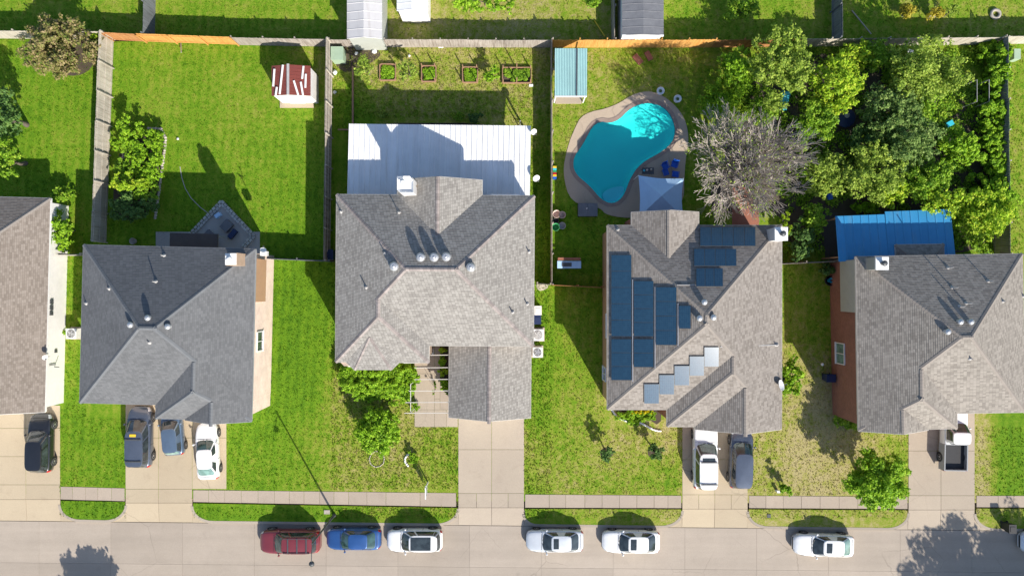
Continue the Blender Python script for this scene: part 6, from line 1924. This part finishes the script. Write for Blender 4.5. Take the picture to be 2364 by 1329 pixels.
# canopy by the pool
t = thing('pool_canopy', 'faded blue fabric canopy between the pool and the solar house', 'canopy', (*P(1525, 450, 2.2)[:2], 0))
cs = [P(1474, 405, 2.25), P(1578, 412, 2.25), P(1577, 500, 2.25), P(1476, 500, 2.25)]; ap = P(1527, 452, 3.0)
for i in range(4):
    mb = MB(); A, Bq, Cq = V3(cs[i]), V3(cs[(i+1) % 4]), V3(ap)
    rows = []
    for v in (0, .33, .66, 1.0):
        r_ = []
        for u in (0, .2, .4, .6, .8, 1.0):
            e = A*(1-u)+Bq*u; p = e*(1-v)+Cq*v; sag = .16*sin(pi*u)*(1-v)+.10*sin(pi*v); inw = .12*sin(pi*u)*(1-v)
            p = p+(Cq-e)/np.linalg.norm(Cq-e)*inw; r_.append((p[0], p[1], p[2]-sag*.8))
        rows.append(r_)
    vs = [q for r_ in rows for q in r_]
    mb.add(vs, [(j*6+k, j*6+k+1, (j+1)*6+k+1, (j+1)*6+k) for j in range(3) for k in range(5)], smooth=True); mb.build('canopy_panel', M['blue_fabric'], t)
for c in cs:
    mb = MB(); mb.tube((c[0], c[1], 0), (c[0], c[1], 2.25), .035, .035, 6); mb.build('post', M['trim_w'], t)
def chair(label, px, py, rz, m):
    q = G(px, py); t = thing('garden_chair', label, 'chair', (q[0], q[1], .045), rz, 'blue plastic chairs by the pool')
    mb = MB(); mb.box((0, 0, .40), (.52, .5, .05)); mb.build('seat', M[m], t, local=True)
    mb = MB(); mb.obox((0, .27, .66), (.25, 0, 0), (0, .02, .006), (0, .05, .26)); mb.build('backrest', M[m], t, local=True)
    for sx in (-1, 1):
        mb = MB(); mb.box((sx*.27, 0, .60), (.05, .46, .03)); mb.box((sx*.27, -.2, .5), (.04, .04, .2)); mb.build('armrest', M[m], t, local=True)
        for sy in (-1, 1):
            mb = MB(); mb.tube((sx*.24, sy*.22, 0), (sx*.22, sy*.2, .38), .02, .025, 5); mb.build('leg', M[m], t, local=True)
chair('blue plastic chair at the far left above the canopy', 1533, 386, .4, 'blue_plastic'); chair('blue plastic chair at the top right above the canopy', 1554, 382, -.3, 'blue_plastic')
chair('blue plastic chair at the lower left above the canopy', 1534, 400, 1.9, 'blue_plastic'); chair('blue plastic chair at the lower right above the canopy', 1556, 404, 3.0, 'blue_plastic')
t = thing('garden_table', 'dark low table crowded with small things at the left of the blue chairs', 'table', (*G(1492, 398), .045))
mb = MB(); mb.box((0, 0, .7), (1.0, .55, .04)); mb.build('table_top', M['dark_metal'], t, local=True)
for sx in (-1, 1):
    for sy in (-1, 1):
        mb = MB(); mb.tube((sx*.42, sy*.2, 0), (sx*.42, sy*.2, .68), .02, .02, 5); mb.build('leg', M['dark_metal'], t, local=True)
for i, (dx, m) in enumerate(((-.35, 'aqua_plastic'), (-.1, 'pink_plastic'), (.25, 'stone'))):
    q = G(1492, 398); mb = MB(); mb.lathe((q[0]+dx, q[1]+.05*i, .765), [(.07, 0), (.09, .08), (.08, .16), (.03, .17)], 10); mb.build('cup', M[m], None, label=['aqua cup on the dark pool table', 'pink cup in the middle of the dark pool table', 'pale cup at the right end of the dark pool table'][i], cat='cup')
def pot(label, px, py, r, m, inner):
    q = G(px, py); t = thing('planter', label, 'planter', (q[0], q[1], .0))
    mb = MB(); mb.lathe((0, 0, 0), [(r*.7, 0), (r, .5), (r*1.05, .55), (r*.98, .56), (r*.6, .46), (r*.02, .44)], 16); mb.build('pot', M[m], t, local=True)
    cl = [(0, 0, .5, r*.35)]; link_mesh('plant', leaf_mesh('plant', cl, 60, .1, M[inner], 5), t)
pot('round white pool planter at the top of the deck, left one', 1522, 214, .32, 'white', 'leaf_dark'); pot('round white pool planter at the top right of the deck', 1561, 232, .32, 'white', 'leaf_dark')
t = thing('hot_tub', 'grey blue covered hot tub between the pool deck and the house', 'hot tub', (*P(1357, 484, .8)[:2], 0))
mb = MB(); mb.box((0, 0, .38), (1.6, 1.05, .78)); mb.build('body', M['dark_metal'], t, local=True)
for sx in (-1, 1):
    mb = MB(); mb.box((sx*.41, 0, .82), (.80, 1.1, .09)); mb.build('cover', M['felt'], t, local=True)
bag('white float resting on the hot tub cover', 1352, 484, .07)
bpy.data.objects[[o.name for o in COL.objects if o.get('label') == 'white float resting on the hot tub cover'][0]].location.z = .87
t = thing('work_bench', 'outdoor bench with blue top and red brown back rail in the shade', 'bench', (*P(1314, 608, .8)[:2], 0))
mb = MB(); mb.box((0, -.1, .78), (2.0, .62, .06)); mb.build('table_top', M['blue_fabric'], t, local=True)
mb = MB(); mb.box((-.2, -.1, .84), (.8, .32, .06)); mb.build('dark_tray', M['dark_metal'], t, local=True)
mb = MB(); mb.box((0, .38, .9), (1.9, .22, .06)); mb.build('back_rail', M['terracotta'], t, local=True)
for sx in (-1, 1):
    mb = MB(); mb.box((sx*.92, -.1, .38), (.08, .6, .75)); mb.box((sx*.92, .36, .44), (.08, .2, .86)); mb.build('leg', M['timber'], t, local=True)
block('lounge_cushion', 'red brown cushion on the lawn behind the pool, left one', 'cushion', 1472, 138, .5, .9, .14, 'terracotta', .7); block('lounge_cushion', 'red brown cushion on the lawn behind the pool, right one', 'cushion', 1497, 130, .45, .8, .14, 'terracotta', .5)
def tub(label, px, py, m, r=.3, h=.5):
    mb = MB(); q = G(px, py); mb.lathe((q[0], q[1], 0), [(r*.8, 0), (r, h), (r*1.06, h+.02), (r*.95, h+.01), (r*.75, h*.2), (.02, h*.2)], 12); mb.build('tub', M[m], None, label=label, cat='tub')
tub('pink tub beside the weathered side fence', 1284, 495, 'pink_plastic', .33, .45); tub('green tub below the pink one at the side fence', 1282, 525, 'grass_plastic', .33, .5); tub('dark tub between the pink and green tubs', 1283, 510, 'black', .24, .4)
tub('pale tub right of the pink tub', 1297, 497, 'pink_plastic', .3, .4); tub('grey tub right of the green tub', 1297, 522, 'pipe', .3, .4)
t = thing('toy_board', 'bright striped toy leaning at the side fence', 'toy', (*G(1280, 400), 0))
for k, m in enumerate(('yellow', 'aqua_plastic', 'grass_plastic', 'red_lens', 'yellow', 'blue_plastic')):
    mb = MB(); mb.box((0, .45-.18*k, .22), (.30, .175, .44)); mb.build('stripe_block', M[m], t, local=True)
# tree garden things
t = thing('kiddie_slide', 'bright aqua plastic slide under the trees', 'slide', (*P(1813, 230, .8)[:2], 0))
mb = MB(); 
mb.grid(lambda u, v: (.34*u, .55-1.3*v, .12+1.0*(1-v)**1.3+.10*abs(u)**3), [-1, -.7, -.3, 0, .3, .7, 1], [k/8 for k in range(9)]); mb.build('slide_bed', M['aqua_plastic'], t, local=True)
for sx in (-1, 1):
    mb = MB(); mb.box((sx*.32, .62, .56), (.07, .1, 1.12)); mb.build('leg', M['aqua_plastic'], t, local=True)
for k in range(3):
    mb = MB(); mb.bar((-.3, .66, .25+.28*k), (.3, .66, .25+.28*k), .06, .05); mb.build('rung', M['aqua_plastic'], t, local=True)
t = thing('round_table', 'dark round table in the clearing of the tree garden', 'table', (*P(1952, 272, .7)[:2], 0))
mb = MB(); mb.lathe((0, 0, 0), [(.3, 0), (.28, .05), (.06, .08), (.06, .66), (.82, .68), (.84, .71), (.8, .73), (.05, .73)], 20); mb.build('table_top', M['navy_plastic'], t, local=True)
mb = MB(); mb.lathe((.1, .2, .732), [(.22, 0), (.24, .04), (.12, .05)], 14); mb.build('tray', M['pipe'], t, local=True)
block('garden_crate', 'aqua crate under the trees at the right of the garden', 'crate', 2187, 288, .6, .42, .4, 'aqua_plastic', .5); block('garden_crate', 'pale crate by the back fence among the trees', 'crate', 2095, 128, .5, .7, .5, 'siding_w' if False else 'trim_w')
block('garden_crate', 'blue crate at the path left of the blue patio roof', 'crate', 1912, 455, .4, .5, .4, 'blue_plastic', .2)
block('utility_box', 'pale box at the back corner right of the vine fence', 'box', 2333, 132, .55, .85, .8, 'green_plastic')
t = thing('arbor_frame', 'thin pale pipe frame under the trees by the vine', 'frame', (*G(2232, 225), 0))
for x in (-.1, .1): 
    for y in (-.9, .9):
        mb = MB(); mb.tube((x*5, y, 0), (x*5, y, 2.0), .03, .03, 6); mb.build('post', M['pipe'], t, local=True)
for x in (-.5, .5): mb = MB(); mb.tube((x, -.9, 2.0), (x, .9, 2.0), .03, .03, 6); mb.build('bar', M['pipe'], t, local=True)
tub('dark planter with a pale bowl by the red brick wall', 1912, 648, 'black', .42, .4)
tub('aqua bowl set in the dark planter by the red brick wall', 1912, 647, 'aqua_plastic', .2, .46)
# top right ring and stakes
t = thing('tyre_ring', 'pale ring planter lying on the grass at the top right', 'ring', (*G(2296, 34), 0))
mb = MB()
mb.grid(lambda a, b: ((.36+.13*cos(b))*cos(a), (.36+.13*cos(b))*sin(a), .12+.12*sin(b)), [2*pi*k/20 for k in range(21)], [2*pi*k/8 for k in range(9)]); mb.build('ring', M['stone'], t, local=True)
def stake(label, x0, y0, x1, y1, m='stone'):
    a, b = G(x0, y0), G(x1, y1); mb = MB(); mb.bar((a[0], a[1], .04), (b[0], b[1], .5), .07, .07); mb.build('leaning_pole', M[m], None, label=label, cat='pole')
stake('pale leaning pole at the top right beside the slate fence', 1966, 25, 2004, 84); stake('thin white prop leaning at the orange fence over the bright lawn', 418, 100, 425, 126); stake('thin dark prop by the back fence left of the felt shed', 1372, 48, 1395, 90, 'yellow')
# stone edging of the left bed, ring and front bed
def stones(name, label, cat, line, n, s, closed=False, mat='stone'):
    pts = [G(*p) for p in line]; t = thing(name, label, cat, (sum(p[0] for p in pts)/len(pts), sum(p[1] for p in pts)/len(pts), 0))
    og = ORIG[t.name]
    seg = list(zip(pts, pts[1:]+(pts[:1] if closed else [])))
    if not closed: seg = seg[:len(pts)-1]
    L = [hypot(b[0]-a[0], b[1]-a[1]) for a, b in seg]; tot = sum(L)
    mes = []
    for v in range(4):
        mb = MB(); mb.lathe((0, 0, 0), [(s*.45, -.04), (s*.52, s*.25), (s*.42, s*.5), (s*.1, s*.58)], 7)
        mb.v = [(x*random.uniform(.8, 1.25), y*random.uniform(.75, 1.1), z) for x, y, z in mb.v]; mes.append(mb.mesh('stone', M[mat]))
    for k in range(n):
        d = tot*(k+.5)/n
        for (a, b), l in zip(seg, L):
            if d <= l: break
            d -= l
        u = d/l
        o = link_mesh('stone', mes[k % 4], t); o.location = (a[0]+(b[0]-a[0])*u-og[0]+random.uniform(-.02, .02), a[1]+(b[1]-a[1])*u-og[1]+random.uniform(-.02, .02), 0); o.rotation_euler = (0, 0, atan2(b[1]-a[1], b[0]-a[0])+random.uniform(-.3, .3))
    return t
stones('stone_ring', 'ring of small white stones in the middle front lawn', 'stone ring', [(870+17*cos(a), 1059+18*sin(a)) for a in [2*pi*k/20 for k in range(20)]], 32, .115, True, 'stone')
stones('stone_border', 'pale stones curving round the left side of the small shrub', 'stones', [(951, 1047), (942, 1048), (935, 1055), (936, 1067), (943, 1075)], 9, .2, False, 'trim_w')
stones('stone_border', 'pale stone edging along the right of the planted bed in the bright lawn', 'stones', [(340, 297), (372, 298), (383, 318), (380, 350), (375, 385), (368, 440), (362, 480), (359, 505)], 42, .26)
stones('stone_border', 'short stone edging along the left of the planted bed', 'stones', [(288, 345), (283, 372), (279, 398)], 12, .24)
stones('stone_border', 'curving pale stone border of the front flower bed', 'stones', [(1400, 915), (1408, 940), (1425, 962), (1448, 972), (1472, 972), (1490, 981), (1508, 991), (1526, 994)], 44, .2, False, 'trim_w')
bag('white ball on the bright lawn right of the stone edged bed', 411, 321, .12, 'white', 'ball')
# hose
mb = MB(); pl = [(416, 385), (420, 410), (428, 435), (442, 458), (462, 478), (480, 492)]
pl = [G(*p) for p in pl]
for a, b in zip(pl, pl[1:]): mb.tube((a[0], a[1], .03), (b[0], b[1], .03), .03, .03, 5)
mb.build('garden_hose', M['pipe'], None, label='thin grey hose curving across the shaded lawn', cat='hose')
# diamond shaped paving terrace with block edging and seats
t = thing('garden_terrace', 'diamond shaped paved terrace edged with rows of blocks behind the charcoal house', 'terrace', (*G(515, 540), 0))
cr = [(513, 464), (590, 545), (520, 620), (437, 543)]
mb = MB(); mb.prism([G(*p) for p in cr], -.05, .06); mb.build('slab', M['patio'], t)
me = None; og = ORIG[t.name]
for row, zz in ((0.0, .17), (.10, .14)):
    for i in (0, 3, 1):
        a, b = G(*cr[i]), G(*cr[(i+1) % 4]); ce = G(513, 543)
        if i == 1: b = G(565, 572)
        ln = hypot(b[0]-a[0], b[1]-a[1]); n_ = int(ln/.34)
        for k in range(n_):
            u = (k+.5)/n_; x = a[0]+(b[0]-a[0])*u; y = a[1]+(b[1]-a[1])*u
            x += (ce[0]-x)*row*1.1; y += (ce[1]-y)*row*1.1
            if me is None:
                mb = MB(); mb.box((0, 0, 0), (.28, .2, .2)); me = mb.mesh('block', M['paver'])
            o = link_mesh('block', me, t); o.location = (x-og[0], y-og[1], zz-.04); o.rotation_euler = (0, 0, atan2(b[1]-a[1], b[0]-a[0])+random.uniform(-.08, .08))
block('patio_stool', 'pale blue stool at the top of the diamond terrace', 'stool', 507, 498, .5, .32, .42, 'blue_fabric', .6, .06)
block('patio_lounger', 'dark blue cushion seat on the right of the diamond terrace', 'seat', 540, 541, .4, .85, .35, 'navy_plastic', -.7, .06)
block('patio_table', 'grey slab table on the diamond terrace', 'table', 527, 522, .75, .9, .4, 'felt', -.75, .06)
block('patio_table', 'second grey slab on the left of the diamond terrace', 'table', 487, 545, .9, .7, .3, 'felt', -.75, .06)
tub('black fire bowl on the diamond terrace by the eave', 491, 560, 'black', .45, .4)
tub('pale tub at the back wall of the charcoal house', 311, 557, 'stone', .26, .35)

# ---- pergola between house and garage
t = thing('pergola', 'thin white metal pergola beams spanning the walkway to the garage', 'pergola', (*P(1000, 880, 2.5)[:2], 0))
for k, y in enumerate((797.5, 819.5, 848.5, 875.5, 902, 928.5, 953)):
    xa = (993, 993, 957, 957, 944, 936, 934)[k]
    a, b = P(xa, y, 2.55), P(1040, y-.6, 2.62); mb = MB(); mb.bar(a, b, .05, .08); mb.build('beam', M['trim'], t)
a, b = P(948, 886, 2.5), P(948, 954, 2.5); mb = MB(); mb.bar(a, b, .05, .075); mb.build('beam', M['trim'], t)
for (x, y) in ((948, 953), (948, 887)):
    q = P(x, y, 2.5); mb = MB(); mb.tube((q[0], q[1], 0), (q[0], q[1], 2.47), .035, .035, 8); mb.build('post', M['trim_w'], t)
block('door_mat', 'white mat against the house wall beside the shaded walkway', 'mat', 999, 812, .14, .5, .02, 'trim_w', 0, .03)

# ---- yard sign on a white post
t = thing('yard_sign', 'white post sign with a hanging dark panel by the pavement', 'sign', (*G(988, 1112), 0))
mb = MB(); mb.box((0, 0, .9), (.09, .09, 1.8)); mb.lathe((0, 0, 1.8), [(.065, 0), (.065, .03), (.02, .08)], 8); mb.build('post', M['white'], t, local=True)
mb = MB(); mb.box((0, -.42, 1.62), (.085, 1.1, .085)); mb.build('arm', M['white'], t, local=True)
mb = MB(); mb.box((.0, -.50, 1.12), (.03, .62, .78)); pn = mb.build('panel', M['navy_plastic'], t, local=True)
mb = MB(); mb.box((.0, -.50, .66), (.028, .6, .14)); mb.build('rider', M['white'], t, local=True)
for z, w in ((1.40, .5), (1.2, .36), (1.0, .5)):
    mb = MB(); mb.box((.0, -.50, z), (.036, w, .06)); mb.build('panel_stripe', M['white'], pn, local=True)

# ---- street lamp
t = thing('street_lamp', 'dark street lamp leaning its arm over the maroon car', 'street lamp', (*G(772, 1188), 0))
mb = MB(); mb.lathe((0, 0, 0), [(.16, 0), (.16, .12), (.10, .2), (.085, 1.0), (.06, 6.5), (.05, 6.55)], 10); mb.build('pole', M['dark_metal'], t, local=True)
mb = MB(); mb.tube((0, 0, 6.35), (0, -.7, 6.62), .04, .035, 7); mb.tube((0, -.7, 6.62), (0, -1.35, 6.66), .035, .03, 7); mb.build('arm', M['dark_metal'], t, local=True)
mb = MB(); mb.lathe((0, -1.5, 6.50), [(.10, 0), (.2, .03), (.22, .10), (.16, .2), (.06, .26)], 12); mb.build('lamp_head', M['dark_metal'], t, local=True)
mb = MB(); mb.lathe((0, -1.5, 6.46), [(.06, 0), (.15, .02), (.16, .05)], 12); mb.build('lens', M['clear_lens'], t, local=True)
# small things on the lawns and street
block('drain_cover', 'small grey cover in the verge below the straw lawn', 'cover', 1775, 1190, .3, .3, .04, 'dark_metal')
t = thing('mail_marker', 'small white marker beside the little round bush tree', 'marker', (*G(1793, 1131), 0))
mb = MB(); mb.box((0, 0, .2), (.22, .16, .4)); mb.box((0, 0, .42), (.26, .2, .05)); mb.build('marker_body', M['white'], t, local=True)
t = thing('path_light', 'small round white garden light at the side wall lawn', 'garden light', (*G(1893, 839), 0))
mb = MB(); mb.tube((0, 0, 0), (0, 0, .4), .03, .03, 6); mb.build('stem', M['pipe'], t, local=True)
mb = MB(); mb.lathe((0, 0, .4), [(.10, 0), (.14, .05), (.1, .14), (.02, .17)], 10); mb.build('lamp_shade', M['white'], t, local=True)
